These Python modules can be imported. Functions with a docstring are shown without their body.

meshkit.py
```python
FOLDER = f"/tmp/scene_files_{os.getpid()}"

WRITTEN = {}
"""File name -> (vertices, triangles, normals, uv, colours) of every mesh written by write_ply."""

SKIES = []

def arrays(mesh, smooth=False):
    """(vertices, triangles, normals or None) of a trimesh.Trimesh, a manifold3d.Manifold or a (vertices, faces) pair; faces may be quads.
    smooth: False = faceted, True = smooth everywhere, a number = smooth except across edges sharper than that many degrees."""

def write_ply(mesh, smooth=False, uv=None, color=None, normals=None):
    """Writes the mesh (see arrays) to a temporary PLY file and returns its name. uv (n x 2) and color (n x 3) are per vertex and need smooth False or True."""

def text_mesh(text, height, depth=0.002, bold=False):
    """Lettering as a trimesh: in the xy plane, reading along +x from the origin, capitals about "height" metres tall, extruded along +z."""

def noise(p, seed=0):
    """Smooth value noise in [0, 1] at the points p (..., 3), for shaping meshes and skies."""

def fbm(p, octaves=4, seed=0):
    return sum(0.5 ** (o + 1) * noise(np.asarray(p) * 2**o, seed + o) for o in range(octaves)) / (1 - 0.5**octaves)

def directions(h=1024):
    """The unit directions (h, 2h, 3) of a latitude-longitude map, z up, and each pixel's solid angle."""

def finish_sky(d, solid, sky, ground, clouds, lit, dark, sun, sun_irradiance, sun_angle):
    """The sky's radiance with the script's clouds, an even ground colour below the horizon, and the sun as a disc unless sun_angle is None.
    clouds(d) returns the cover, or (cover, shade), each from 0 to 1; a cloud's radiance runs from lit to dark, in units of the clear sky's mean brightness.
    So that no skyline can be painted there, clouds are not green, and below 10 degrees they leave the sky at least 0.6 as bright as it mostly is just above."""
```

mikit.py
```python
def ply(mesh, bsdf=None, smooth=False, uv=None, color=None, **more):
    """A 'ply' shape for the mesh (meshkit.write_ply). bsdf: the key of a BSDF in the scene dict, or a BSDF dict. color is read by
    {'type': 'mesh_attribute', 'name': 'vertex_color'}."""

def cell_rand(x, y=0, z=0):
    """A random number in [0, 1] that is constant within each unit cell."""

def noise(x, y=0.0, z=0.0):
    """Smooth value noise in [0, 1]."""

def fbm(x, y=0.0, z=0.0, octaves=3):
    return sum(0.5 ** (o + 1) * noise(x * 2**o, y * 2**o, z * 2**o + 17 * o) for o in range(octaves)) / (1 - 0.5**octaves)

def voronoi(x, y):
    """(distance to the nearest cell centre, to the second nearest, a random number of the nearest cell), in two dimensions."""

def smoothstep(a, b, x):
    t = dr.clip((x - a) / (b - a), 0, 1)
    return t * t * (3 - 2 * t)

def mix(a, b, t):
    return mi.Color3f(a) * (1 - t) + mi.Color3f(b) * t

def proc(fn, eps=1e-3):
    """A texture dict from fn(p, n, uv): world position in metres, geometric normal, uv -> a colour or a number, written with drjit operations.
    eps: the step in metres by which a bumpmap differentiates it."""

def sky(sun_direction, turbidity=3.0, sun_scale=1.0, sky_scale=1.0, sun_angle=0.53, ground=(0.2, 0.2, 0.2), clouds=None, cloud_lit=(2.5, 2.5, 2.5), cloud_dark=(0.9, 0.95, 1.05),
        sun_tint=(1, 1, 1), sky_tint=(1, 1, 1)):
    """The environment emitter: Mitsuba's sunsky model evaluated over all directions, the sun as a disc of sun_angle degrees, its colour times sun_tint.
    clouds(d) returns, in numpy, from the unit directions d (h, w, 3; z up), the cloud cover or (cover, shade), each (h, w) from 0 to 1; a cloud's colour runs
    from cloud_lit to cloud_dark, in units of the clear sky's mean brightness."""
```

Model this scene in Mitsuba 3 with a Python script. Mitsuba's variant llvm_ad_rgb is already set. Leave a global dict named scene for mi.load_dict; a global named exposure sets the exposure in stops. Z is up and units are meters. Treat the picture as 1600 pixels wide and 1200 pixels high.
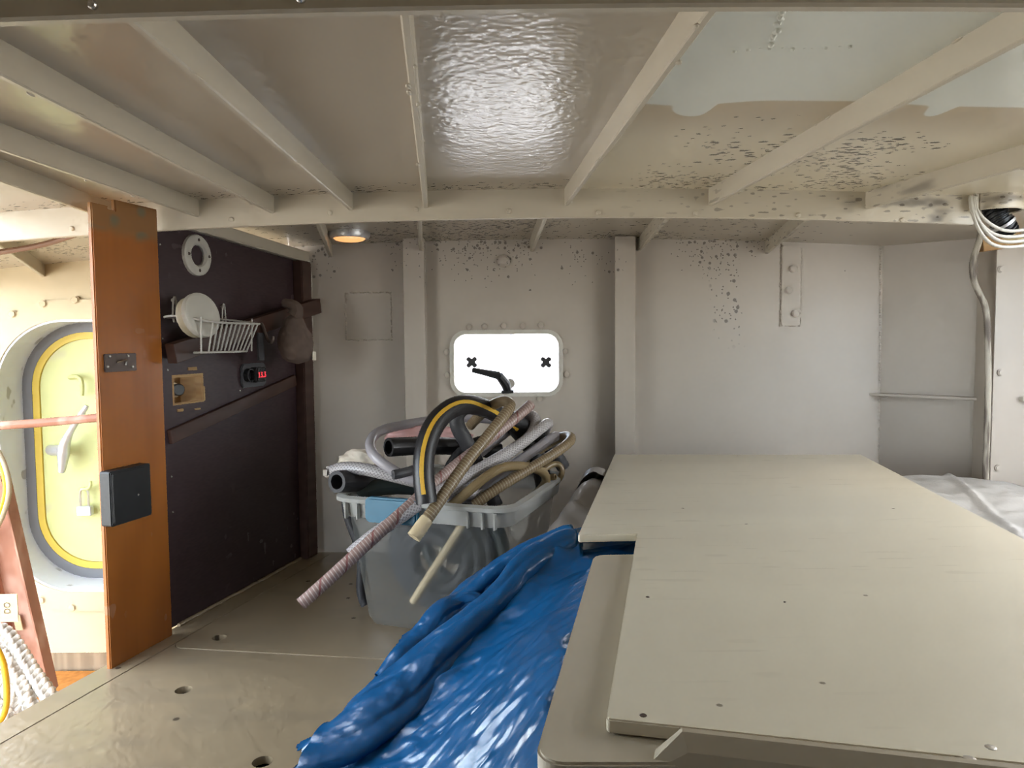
import math, random
import numpy as np, trimesh, shapely
import drjit as dr, mitsuba as mi
import mikit, meshkit
from mikit import proc, noise, fbm, voronoi, cell_rand, smoothstep, mix
from shapely.geometry import Polygon, Point, box as sbox
from scipy.interpolate import RBFInterpolator, CubicSpline

random.seed(4)
rng = np.random.default_rng(4)
T = mi.ScalarTransform4f
scene, labels = {}, {}

# ------------------------------------------------------------------ camera, sky, exposure
F, PITCH, ROLL = 1150.0, math.atan(70 / 1150), 0.008
EYE = np.array([0, 0, 1.2])
FWD = np.array([0, math.cos(PITCH), -math.sin(PITCH)])
_up0 = np.array([0, math.sin(PITCH), math.cos(PITCH)])
UP = _up0 + ROLL * np.array([1, 0, 0]); UP /= np.linalg.norm(UP)
RIGHT = np.cross(FWD, UP)
scene['camera'] = {'type': 'perspective', 'fov': 2 * math.degrees(math.atan(800 / F)), 'fov_axis': 'x', 'near_clip': 0.02, 'far_clip': 200,
                   'to_world': T().look_at(origin=EYE.tolist(), target=(EYE + FWD).tolist(), up=UP.tolist())}


def clouds(d):
    c = meshkit.fbm(d * 3.0 + 7, 4, 3)
    return np.clip((c - 0.30) * 3.5, 0, 1) * (0.8 - 0.35 * np.clip(-d[..., 0] * 1.5, 0, 1)), np.clip((c - 0.45) * 2, 0, 1) * 0.4


scene['sky'] = mikit.sky((-0.55, 0.25, 0.8), turbidity=3.0, sun_scale=0.0, sky_scale=1.0, ground=(0.80, 0.74, 0.65), clouds=clouds,
                         cloud_lit=(2.3, 2.15, 1.98), cloud_dark=(1.25, 1.2, 1.15), sky_tint=(1.08, 1.0, 0.88))
exposure = 5.7

# ------------------------------------------------------------------ geometry helpers
def ray(px, py):
    d = RIGHT * (px - 800) / F + UP * (600 - py) / F + FWD
    return d


def atY(px, py, Y):
    d = ray(px, py); return EYE + d * Y / d[1]


def atZ(px, py, z):
    d = ray(px, py); return EYE + d * (z - EYE[2]) / d[2]


def hit(px, py, pt, n):
    d = ray(px, py); return EYE + d * (np.dot(np.asarray(pt) - EYE, n) / np.dot(d, n))


def unit(v):
    v = np.asarray(v, float); return v / np.linalg.norm(v)


def cat(*ms):
    out = []
    for m in ms:
        out += list(m) if isinstance(m, (list, tuple)) else [m]
    return trimesh.util.concatenate(out)


def box(c, s, bevel=0.0):
    """axis aligned box, rounded edges when bevel > 0"""
    c, s = np.asarray(c, float), np.asarray(s, float)
    if bevel <= 0:
        m = trimesh.creation.box(s)
    else:
        h = s / 2 - bevel
        pts = []
        for a in (-1, 1):
            for b in (-1, 1):
                for e in (-1, 1):
                    k = np.array([a, b, e]) * h
                    for ax in range(3):
                        for t in (0.0,):
                            o = np.array([a, b, e]) * bevel * 0.42
                            o[ax] = np.array([a, b, e])[ax] * bevel
                            pts.append(k + o)
        m = trimesh.convex.convex_hull(np.array(pts))
    m.apply_translation(c)
    return m


def frame(o, x, y, z):
    M = np.eye(4); M[:3, 0], M[:3, 1], M[:3, 2], M[:3, 3] = x, y, z, o
    return M


def moved(m, M):
    m = m.copy(); m.apply_transform(M); return m


def obox(a, b, w, h, up=(0, 0, 1), bevel=0.0):
    """a bar from a to b: w across, h along up"""
    a, b = np.asarray(a, float), np.asarray(b, float)
    L = np.linalg.norm(b - a); x = (b - a) / L
    z = np.asarray(up, float); z = unit(z - x * np.dot(z, x)); y = np.cross(z, x)
    return moved(box((0, 0, 0), (L, w, h), bevel), frame((a + b) / 2, x, y, z))


def prism(poly, depth):
    ps = getattr(poly, 'geoms', [poly])
    return cat([trimesh.creation.extrude_polygon(p, depth, engine='earcut') for p in ps])


def rrect(x0, y0, x1, y1, r, n=10):
    return sbox(x0 + r, y0 + r, x1 - r, y1 - r).buffer(r, quad_segs=n)


def bevel_prism(poly, depth, b=0.002):
    """extruded outline with a chamfer along both rims (one simple outline)"""
    inner = poly.buffer(-b, join_style=2)
    if poly.interiors or inner.geom_type != 'Polygon':
        return prism(poly, depth)
    m1 = prism(poly, depth - 2 * b); m1.apply_translation((0, 0, b))
    m2 = prism(inner, depth)
    return cat(m1, m2)


def lathe(prof, n=32):
    return trimesh.creation.revolve(np.array(prof, float), sections=n)


def align(z, o=(0, 0, 0), xhint=(0, 0, 1)):
    z = unit(z); x = np.asarray(xhint, float)
    if abs(np.dot(unit(x), z)) > 0.95: x = np.array([1.0, 0, 0])
    x = unit(x - z * np.dot(x, z)); y = np.cross(z, x)
    return frame(o, x, y, z)


def spline(pts, n=60):
    pts = np.asarray(pts, float)
    t = np.r_[0, np.cumsum(np.sqrt(np.linalg.norm(np.diff(pts, axis=0), axis=1)))]
    cs = CubicSpline(t, pts)
    q = cs(np.linspace(0, t[-1], n * 4))
    s = np.r_[0, np.cumsum(np.linalg.norm(np.diff(q, axis=0), axis=1))]
    return np.stack([np.interp(np.linspace(0, s[-1], n), s, q[:, k]) for k in range(3)], 1)


def frames(p):
    t = np.gradient(p, axis=0); t /= np.linalg.norm(t, axis=1, keepdims=True)
    a = np.cross(t[0], [0, 0, 1.0]);
    if np.linalg.norm(a) < 0.1: a = np.cross(t[0], [1.0, 0, 0])
    a = unit(a); A = [a]
    for k in range(1, len(p)):
        a = a - t[k] * np.dot(a, t[k]); a = unit(a); A.append(a)
    A = np.array(A); return t, A, np.cross(t, A)


def tube(p, r, sides=12, hollow=0.0, rad=None):
    """(mesh, uv): a hose along the points p; uv = (turn, metres). hollow: bore radius as a share of r, open ends"""
    p = np.asarray(p, float); n = len(p)
    t, A, B = frames(p)
    R = np.broadcast_to(r if rad is None else rad, (n,)).astype(float)
    s = np.r_[0, np.cumsum(np.linalg.norm(np.diff(p, axis=0), axis=1))]
    ang = np.linspace(0, 2 * np.pi, sides + 1)
    V, U, Fc = [], [], []

    def ring(c, a, b, rr, sv):
        base = sum(len(v) for v in V)
        V.append(c + rr * (np.cos(ang)[:, None] * a + np.sin(ang)[:, None] * b))
        U.append(np.stack([ang / 2 / np.pi, np.full(sides + 1, sv)], 1)); return base

    def band(i, j):
        for k in range(sides):
            Fc.append((i + k, i + k + 1, j + k + 1)); Fc.append((i + k, j + k + 1, j + k))
    prev = None
    for k in range(n):
        cur = ring(p[k], A[k], B[k], R[k], s[k])
        if prev is not None: band(prev, cur)
        prev = cur
    for k, d in ((0, 1), (n - 1, -1)):
        if hollow:
            o = ring(p[k], A[k], B[k], R[k], s[k]); i = ring(p[k], A[k], B[k], R[k] * hollow, s[k])
            i2 = ring(p[k], A[k], B[k], R[k] * hollow, s[k]); c = p[k] + d * t[k] * min(0.04, s[-1] * 0.3)
            kk = np.argmin(np.abs(s - (s[k] + d * min(0.04, s[-1] * 0.3)))); 
            j = ring(p[kk], A[kk], B[kk], R[k] * hollow, s[k]); e = ring(p[kk], A[kk], B[kk], 1e-5, s[k])
            seq = [(o, i), (i2, j), (j, e)]
        else:
            o = ring(p[k], A[k], B[k], R[k], s[k]); e = ring(p[k], A[k], B[k], 1e-5, s[k]); seq = [(o, e)]
        for a_, b_ in seq:
            band(b_, a_) if d == 1 else band(a_, b_)
    m = trimesh.Trimesh(np.vstack(V), np.array(Fc), process=False)
    return m, np.vstack(U)


def key_of(name):
    if name not in scene and name not in labels: return name
    k = 1
    while f'{name}_{k:03d}' in scene or f'{name}_{k:03d}' in labels: k += 1
    return f'{name}_{k:03d}'


def add(name, mesh, mat, parent=None, smooth=False, uv=None, **lab):
    k = key_of((parent + '__' if parent else '') + name)
    scene[k] = mikit.ply(mesh, mat, smooth=smooth, **({'uv': uv} if uv is not None else {}))
    if lab: labels[k] = dict(lab)
    return k


def thing(name, label, category=None, group=None, kind=None):
    k = key_of(name); labels[k] = {'label': label}
    if category: labels[k]['category'] = category
    if group: labels[k]['group'] = group
    if kind: labels[k]['kind'] = kind
    return k


def bolt_mesh(r, h, o, n, hexa=False):
    if hexa:
        m = cat(trimesh.creation.cylinder(r * 1.25, h * 0.25, sections=14), trimesh.creation.cylinder(r, h * 0.8, sections=6))
        m.apply_translation((0, 0, h * 0.3))
    else:
        m = lathe([(0, -0.002), (r, -0.002), (r * 0.97, h * 0.45), (r * 0.7, h * 0.85), (0, h)], 12)
    return moved(m, align(n, o))


# ------------------------------------------------------------------ materials
def rgb(*c): return {'type': 'rgb', 'value': list(c)}


def mat(key, color, rough=0.5, spec=0.5, bump=None, bscale=1.0, eps=1e-3, **kw):
    col = proc(color) if callable(color) else rgb(*color)
    b = {'type': 'principled', 'base_color': col, 'roughness': rough, 'specular': spec, **kw}
    if bump is not None:
        b = {'type': 'bumpmap', 'arbitrary': proc(bump, eps), 'scale': bscale, 'bsdf': b}
    scene[key] = {'type': 'twosided', 'bsdf': b}


def paint(key, color, alpha=0.1, bump=None, bscale=1.0, eps=2e-3, ior=1.5):
    """gloss paint"""
    col = proc(color) if callable(color) else rgb(*color)
    b = {'type': 'roughplastic', 'diffuse_reflectance': col, 'alpha': alpha, 'int_ior': ior, 'nonlinear': True, 'distribution': 'ggx'}
    if bump is not None:
        b = {'type': 'bumpmap', 'arbitrary': proc(bump, eps), 'scale': bscale, 'bsdf': b}
    scene[key] = {'type': 'twosided', 'bsdf': b}


def mold(u, v, scale, density):
    """0..1 cover of small dark spots"""
    d, _, c = voronoi(u * scale, v * scale)
    a = smoothstep(0.34, 0.2, d) * dr.select(c < density, 1.0, 0.0)
    d2, _, c2 = voronoi(u * scale * 2.3 + 31, v * scale * 2.3)
    b = smoothstep(0.36, 0.2, d2) * dr.select(c2 < density * 0.9, 1.0, 0.0)
    return dr.maximum(a, b)


def ceiling_color(p, n, uv):
    x, y = p.x, p.y
    base = mix((0.71, 0.66, 0.565), (0.66, 0.605, 0.51), fbm(x * 3, y * 3, 1))
    right = smoothstep(0.0, 0.004, x - 0.172 + (y - 0.58) * 0.062)
    lim = 0.95 + 0.03 * noise(x * 9, 3) + 0.05 * smoothstep(0.58, 0.75, noise(x * 16, 5, y * 6))
    fresh = right * smoothstep(lim + 0.004, lim - 0.004, y)
    old = right * (1 - fresh) * smoothstep(1.515, 1.505, y)
    col = mix(base, (0.84, 0.85, 0.81), fresh)
    col = mix(col, (0.72, 0.64, 0.49), old * smoothstep(1.2, 0.95, y) * 0.8)
    col = mix(col, (0.84, 0.795, 0.68), old * smoothstep(0.98, 1.15, y))
    dens = old * smoothstep(0.20, 0.30, x) * smoothstep(0.98, 1.16, y) * smoothstep(0.38, 0.68, fbm(x * 4 + 3, y * 5, 2)) * 0.75
    back = smoothstep(1.49, 1.52, y)
    dens = dens + back * (0.1 + 0.6 * smoothstep(0.45, 0.7, fbm(x * 4 + 9, y * 6, 5)) + 0.35 * smoothstep(2.0, 2.14, y)) * smoothstep(0.95, 0.6, x)
    dens = dens + (1 - right) * smoothstep(1.40, 1.49, y) * (1 - back) * 0.45
    m = mold(x * 0.75 + y * 0.3, y * 1.25, 52, dens * 0.7)
    return mix(col, (0.10, 0.085, 0.055), m * 0.85)


def ripple(p, n, uv):
    # brushed gloss paint
    return (fbm(p.x * 60, p.y * 65, p.z * 65) * 0.0009 + noise(p.x * 170, p.y * 190, p.z * 190) * 0.0004
            + fbm(p.x * 6, p.y * 6, p.z * 6) * 0.002)


def wall_color(p, n, uv):
    x, z = p.x + p.y * 0.3, p.z
    base = mix((0.63, 0.58, 0.515), (0.57, 0.52, 0.455), fbm(x * 3, z * 3, p.y * 3))
    top = smoothstep(1.30, 1.47, z)
    dens = top * top * smoothstep(0.35, 0.7, fbm(x * 5, z * 5, 4)) * smoothstep(0.6, 0.9, p.y) * 0.4 * smoothstep(0.95, 0.75, p.x)
    m = mold(x, z, 70, dens) + smoothstep(0.05, 0.03, dr.abs(p.x - 0.6 + 0.1 * (z - 1.3))) * mold(x + 5, z, 55, 0.2) * smoothstep(1.15, 1.25, z)
    return mix(base, (0.13, 0.11, 0.09), dr.minimum(m, 1) * 0.7)


def wall_bump(p, n, uv):
    h = fbm(p.x * 40, p.y * 40, p.z * 40) * 0.0008 + noise(p.x * 130, p.z * 130, p.y * 130) * 0.00018 + fbm(p.x * 5, p.z * 5, p.y * 5) * 0.003
    return h


def beam_color(p, n, uv):
    base = mix((0.72, 0.675, 0.57), (0.66, 0.61, 0.51), fbm(p.x * 5, p.y * 5, p.z * 5))
    d = smoothstep(0.5, 0.9, p.x) * smoothstep(0.55, 0.75, fbm(p.x * 14, p.y * 9, p.z * 30)) * smoothstep(0.9, 1.2, p.y)
    s = smoothstep(0.72, 0.8, noise(p.x * 70, p.y * 60, p.z * 160)) * smoothstep(0.1, 0.5, p.x) * smoothstep(1.35, 1.5, p.y)
    return mix(base, (0.17, 0.14, 0.10), dr.minimum(d * 0.75 + s * 0.5, 1))


def bench_color(p, n, uv):
    base = mix((0.56, 0.475, 0.335), (0.50, 0.42, 0.29), fbm(p.x * 4, p.y * 4))
    stain = smoothstep(0.56, 0.75, fbm(p.x * 6 + 2, p.y * 14, 3)) * 0.2
    sp = smoothstep(0.05, 0.03, voronoi(p.x * 8, p.y * 8)[0]) * dr.select(voronoi(p.x * 8, p.y * 8)[2] < 0.14, 1.0, 0.0)
    return mix(mix(base, (0.36, 0.31, 0.24), stain), (0.12, 0.09, 0.06), sp * 0.8)


def board_color(p, n, uv):
    base = mix((0.80, 0.755, 0.635), (0.76, 0.71, 0.595), fbm(p.x * 3, p.y * 12))
    sp = smoothstep(0.02, 0.01, voronoi(p.x * 6 + 3, p.y * 6)[0]) * dr.select(voronoi(p.x * 6 + 3, p.y * 6)[2] < 0.5, 1.0, 0.0)
    sc = smoothstep(0.80, 0.9, noise(p.x * 18, p.y * 130, 2)) * smoothstep(0.5, 0.7, fbm(p.x * 4, p.y * 4, 8))
    return mix(base, (0.27, 0.22, 0.15), dr.minimum(sp * 0.8 + sc * 0.1, 1))


def cream_color(p, n, uv):
    base = mix((0.78, 0.69, 0.48), (0.71, 0.60, 0.40), fbm(p.x * 5, p.y * 5, p.z * 5))
    return mix(base, (0.40, 0.25, 0.12), smoothstep(0.74, 0.82, fbm(p.x * 12, p.y * 12, p.z * 9)) * 0.5)


def door_color(p, n, uv):
    e = smoothstep(0.62, 0.78, fbm(p.x * 12, p.z * 12, 3))
    return mix((0.74, 0.75, 0.38), (0.70, 0.68, 0.42), e)


def coaming_color(p, n, uv):
    e = smoothstep(0.7, 0.76, fbm(p.x * 16, p.z * 16, p.y * 20))
    return mix((0.88, 0.90, 0.93), (0.62, 0.62, 0.61), e)


def post_color(p, n, uv):
    w = fbm(p.x * 6, p.y * 6, p.z * 1.2)
    g = noise(p.x * 160 + w * 5, p.y * 160 + w * 5, p.z * 3.5)
    k = dr.sin(60 * (p.y + 0.25 * fbm(p.z * 2.2, p.y * 6, 3)) + 8 * w) * 0.5 + 0.5
    c = mix((0.56, 0.225, 0.035), (0.46, 0.165, 0.022), k * 0.55 + g * 0.3)
    d, _, c2 = voronoi(p.y * 6 + 0.4, p.z * 4 + 0.15)
    c = mix(c, (0.12, 0.045, 0.018), smoothstep(0.2, 0.03, d) * dr.select(c2 < 0.4, 0.8, 0.0))
    top = smoothstep(1.395, 1.42, p.z + 0.012 * noise(p.y * 40, 2))
    c = mix(c, mix((0.42, 0.25, 0.10), (0.25, 0.30, 0.22), smoothstep(0.45, 0.7, noise(p.y * 30, p.z * 40, 6))), top * 0.75)
    sc = smoothstep(0.80, 0.84, noise(p.x * 70, p.y * 70, p.z * 45)) * smoothstep(0.55, 0.7, fbm(p.y * 10, p.z * 6, 4))
    return mix(c, (0.62, 0.52, 0.42), sc * 0.25)


def darkwood_color(p, n, uv):
    g = noise(p.x * 50, p.y * 12, p.z * 60)
    return mix((0.115, 0.05, 0.033), (0.075, 0.032, 0.022), g)


def panel_color(p, n, uv):
    sc = smoothstep(0.84, 0.88, noise(p.y * 60, p.z * 60, 3)) * smoothstep(0.55, 0.7, fbm(p.y * 7, p.z * 7, 2))
    return mix(mix((0.078, 0.040, 0.046), (0.064, 0.032, 0.040), noise(p.y * 120, p.z * 400)), (0.25, 0.2, 0.2), sc * 0.3)


def rough_wood(p, n, uv):
    return mix((0.38, 0.24, 0.11), (0.27, 0.15, 0.06), noise(p.x * 20, p.y * 20, p.z * 160))


def floor_color(p, n, uv):
    return mix((0.36, 0.27, 0.18), (0.22, 0.16, 0.10), noise(p.x * 90, p.y * 8, 3))


def tarp_bump(p, n, uv):
    q = fbm(p.x * 9, p.y * 9, p.z * 9)
    a = noise(p.x * 18 + q * 4, p.y * 62 + q * 5, p.z * 40)
    b = noise(p.x * 60, p.y * 130, p.z * 90 + q * 6)
    w = dr.sin(p.x * 2400) * dr.sin(p.y * 2400)
    return a * 0.0045 + b * 0.0013 + noise(p.x * 150, p.y * 260, p.z * 150) * 0.0004


def tarp_color(p, n, uv):
    return mix((0.008, 0.14, 0.34), (0.006, 0.105, 0.26), fbm(p.x * 8, p.y * 8, p.z * 8))


def film_bump(p, n, uv):
    q = fbm(p.x * 7, p.y * 7, p.z * 7)
    return noise(p.x * 20 + p.y * 28 + q * 4, p.y * 10 - p.x * 5, p.z * 60) * 0.005 + noise(p.x * 90, p.y * 90, p.z * 120) * 0.0006


def film_color(p, n, uv):
    return mix((0.40, 0.375, 0.35), (0.30, 0.275, 0.25), fbm(p.x * 9, p.y * 9, p.z * 9))


def silver_color(p, n, uv):
    g = smoothstep(0.94, 0.99, dr.maximum(dr.cos(p.x * 520), dr.cos(p.y * 520)))
    return mix((0.70, 0.69, 0.66), (0.58, 0.57, 0.55), g * 0.5 + fbm(p.x * 6, p.y * 6) * 0.5)


def silver_bump(p, n, uv):
    q = fbm(p.x * 6, p.y * 6, p.z * 6)
    return noise(p.x * 14 + q * 5, p.y * 34 + q * 4, 2) * 0.006 + noise(p.x * 80, p.y * 80, p.z * 50) * 0.0005


def rust_color(p, n, uv):
    return mix((0.30, 0.13, 0.08), (0.42, 0.25, 0.19), smoothstep(0.4, 0.75, fbm(p.x * 25, p.y * 25, p.z * 12)))


def pink_spiral(p, n, uv):
    t = uv.y * 145 + uv.x
    l = smoothstep(0.30, 0.42, dr.abs(t - dr.floor(t) - 0.5))
    r = smoothstep(0.06, 0.02, dr.abs((uv.y * 16 + uv.x) - dr.floor(uv.y * 16 + uv.x) - 0.5))
    return mix(mix((0.42, 0.30, 0.27), (0.60, 0.52, 0.48), l), (0.30, 0.10, 0.09), dr.maximum(r * 0.8, 0))


def tan_spiral(p, n, uv):
    t = uv.y * 160 + uv.x
    l = smoothstep(0.28, 0.42, dr.abs(t - dr.floor(t) - 0.5))
    return mix((0.28, 0.21, 0.12), (0.44, 0.36, 0.25), l)


def braid(p, n, uv):
    a = dr.abs(dr.sin(uv.y * 420 + uv.x * 31.4159)); b = dr.abs(dr.sin(uv.y * 420 - uv.x * 31.4159))
    return mix((0.38, 0.36, 0.36), (0.62, 0.60, 0.60), smoothstep(0.72, 0.95, dr.maximum(a, b)))


def rope_color(p, n, uv):
    a = dr.sin(uv.y * 330 + uv.x * 12.566) * 0.5 + 0.5
    return mix((0.30, 0.27, 0.22), (0.66, 0.63, 0.57), smoothstep(0.15, 0.7, a))


def rope_bump(p, n, uv):
    return (dr.sin(uv.y * 330 + uv.x * 12.566) * 0.5 + 0.5) * 0.004


def mat_floor(p, n, uv):
    return mix((0.75, 0.33, 0.08), (0.60, 0.24, 0.05), noise(p.x * 90, p.y * 90))


paint('mat_ceiling', ceiling_color, 0.05, ripple, ior=1.7)
paint('mat_wall', wall_color, 0.16, wall_bump)
paint('mat_beam', beam_color, 0.14, ripple)
paint('mat_bench', bench_color, 0.09, ripple, ior=1.7)
paint('mat_board', board_color, 0.16)
paint('mat_board_old', (0.64, 0.575, 0.455), 0.2)
paint('mat_cream', cream_color, 0.25, wall_bump)
paint('mat_door', door_color, 0.25)
paint('mat_yellow', (0.78, 0.62, 0.10), 0.25)
paint('mat_coaming', coaming_color, 0.25)
paint('mat_post', post_color, 0.16)
paint('mat_dark_wood', darkwood_color, 0.2)
paint('mat_panel', panel_color, 0.25)
mat('mat_rough_wood', rough_wood, 0.75)
mat('mat_floor', floor_color, 0.7)
paint('mat_tarp', tarp_color, 0.08, tarp_bump)
paint('mat_film', film_color, 0.14, film_bump)
paint('mat_silver', silver_color, 0.22, silver_bump)
mat('mat_rust', rust_color, 0.6)
paint('mat_pink_hose', pink_spiral, 0.15)
paint('mat_tan_hose', tan_spiral, 0.12)
paint('mat_braid_hose', braid, 0.12)
paint('mat_clear_hose', (0.50, 0.48, 0.50), 0.07)
paint('mat_amber_hose', (0.34, 0.26, 0.14), 0.10)
paint('mat_black_rubber', (0.018, 0.018, 0.02), 0.18)
mat('mat_black_matte', (0.02, 0.02, 0.022), 0.6)
paint('mat_black_plastic', (0.012, 0.014, 0.016), 0.25)
paint('mat_grey_plastic', (0.12, 0.12, 0.13), 0.25)
paint('mat_gasket', (0.27, 0.27, 0.28), 0.3)
paint('mat_green_hose', (0.03, 0.05, 0.045), 0.25)
paint('mat_stripe', (0.75, 0.52, 0.06), 0.25)
paint('mat_white_plastic', (0.72, 0.70, 0.64), 0.2)
paint('mat_cream_plastic', (0.70, 0.63, 0.47), 0.22)
paint('mat_fitting', (0.72, 0.62, 0.42), 0.25)
paint('mat_white_wire', (0.66, 0.64, 0.60), 0.2)
paint('mat_teal', (0.01, 0.20, 0.32), 0.2)
mat('mat_bronze', (0.10, 0.075, 0.065), 0.4, metallic=0.6)
mat('mat_steel', (0.62, 0.60, 0.57), 0.3, metallic=1.0)
mat('mat_rope', rope_color, 0.85, bump=rope_bump)
paint('mat_cable', (0.66, 0.64, 0.58), 0.2)
mat('mat_dirty_cable', lambda p, n, uv: mix((0.36, 0.33, 0.27), (0.10, 0.08, 0.065), 0.9 * smoothstep(0.4, 0.7, fbm(p.x * 90, p.y * 90, p.z * 14))), 0.5)
mat('mat_brown_cable', (0.20, 0.11, 0.07), 0.5)
paint('mat_yellow_cable', (0.85, 0.60, 0.02), 0.2)
mat('mat_tag', (0.52, 0.42, 0.22), 0.6)
mat('mat_tag_ink', (0.10, 0.06, 0.03), 0.7)
mat('mat_cloth', lambda p, n, uv: mix((0.105, 0.075, 0.058), (0.07, 0.048, 0.038), fbm(p.x * 40, p.y * 40, p.z * 40)), 0.9)
mat('mat_rag', (0.62, 0.57, 0.48), 0.9)
mat('mat_orange', mat_floor, 0.7)
mat('mat_silver_grey', (0.55, 0.56, 0.57), 0.35, metallic=0.7)
scene['mat_tote'] = {'type': 'blendbsdf', 'weight': 0.13, 'a': {'type': 'thindielectric', 'int_ior': 1.25},
                     'b': {'type': 'principledthin', 'base_color': rgb(0.36, 0.39, 0.375), 'roughness': 0.35, 'diff_trans': 0.9, 'spec_trans': 0.0}}
scene['mat_rim'] = {'type': 'principledthin', 'base_color': rgb(0.46, 0.46, 0.43), 'roughness': 0.3, 'diff_trans': 0.9, 'spec_trans': 0.0}
scene['mat_pink_bag'] = {'type': 'principledthin', 'base_color': rgb(0.74, 0.50, 0.48), 'roughness': 0.3, 'diff_trans': 0.9, 'spec_trans': 0.0}
scene['mat_pane'] = {'type': 'blendbsdf', 'weight': 0.15, 'a': {'type': 'thindielectric'},
                     'b': {'type': 'principledthin', 'base_color': rgb(0.80, 0.85, 1.0), 'roughness': 0.4, 'diff_trans': 1.9, 'spec_trans': 0.0}}

def weld_line(pts, r=0.0022, jit=0.0018, step=0.007):
    pts = np.asarray(pts, float); out = []
    for a, b in zip(pts[:-1], pts[1:]):
        L = np.linalg.norm(b - a)
        for t in np.arange(0, 1, step / L):
            e = trimesh.creation.icosphere(1, r * rng.uniform(0.7, 1.3)); e.apply_translation(a + (b - a) * t + rng.normal(0, jit * 0.4, 3) * [1, 0.2, 1]); out.append(e)
    return cat(out)

# ------------------------------------------------------------------ structure
YB, YG, ZB = 2.06, 1.50, 0.60            # outer wall, girder, berth top
WB = np.array([0, YB, 0]); NY = np.array([0, -1.0, 0])


def zc(X, Y):
    return 1.50 - 0.03 * (X - 0.1) ** 2 - 0.024 * np.clip((Y - YG) / 0.56, 0, 1)


def on_ceiling(px, py, drop):
    z = 1.47
    for _ in range(30):
        q = atZ(px, py, z); z = zc(q[0], q[1]) - drop
    return q


# floor of the well on the left, in planks
fl = thing('floor', 'worn brown plank floor low beside the berth', kind='structure')
for k in range(9):
    x0 = -2.6 + k * 0.22
    add('plank', box((x0 + 0.108, 1.55, 0.085), (0.212, 2.9, 0.03), 0.003), 'mat_floor', fl)
add('sub_floor', box((0.0, 0.8, 0.03), (6.0, 4.4, 0.06)), 'mat_floor', fl)

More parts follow.
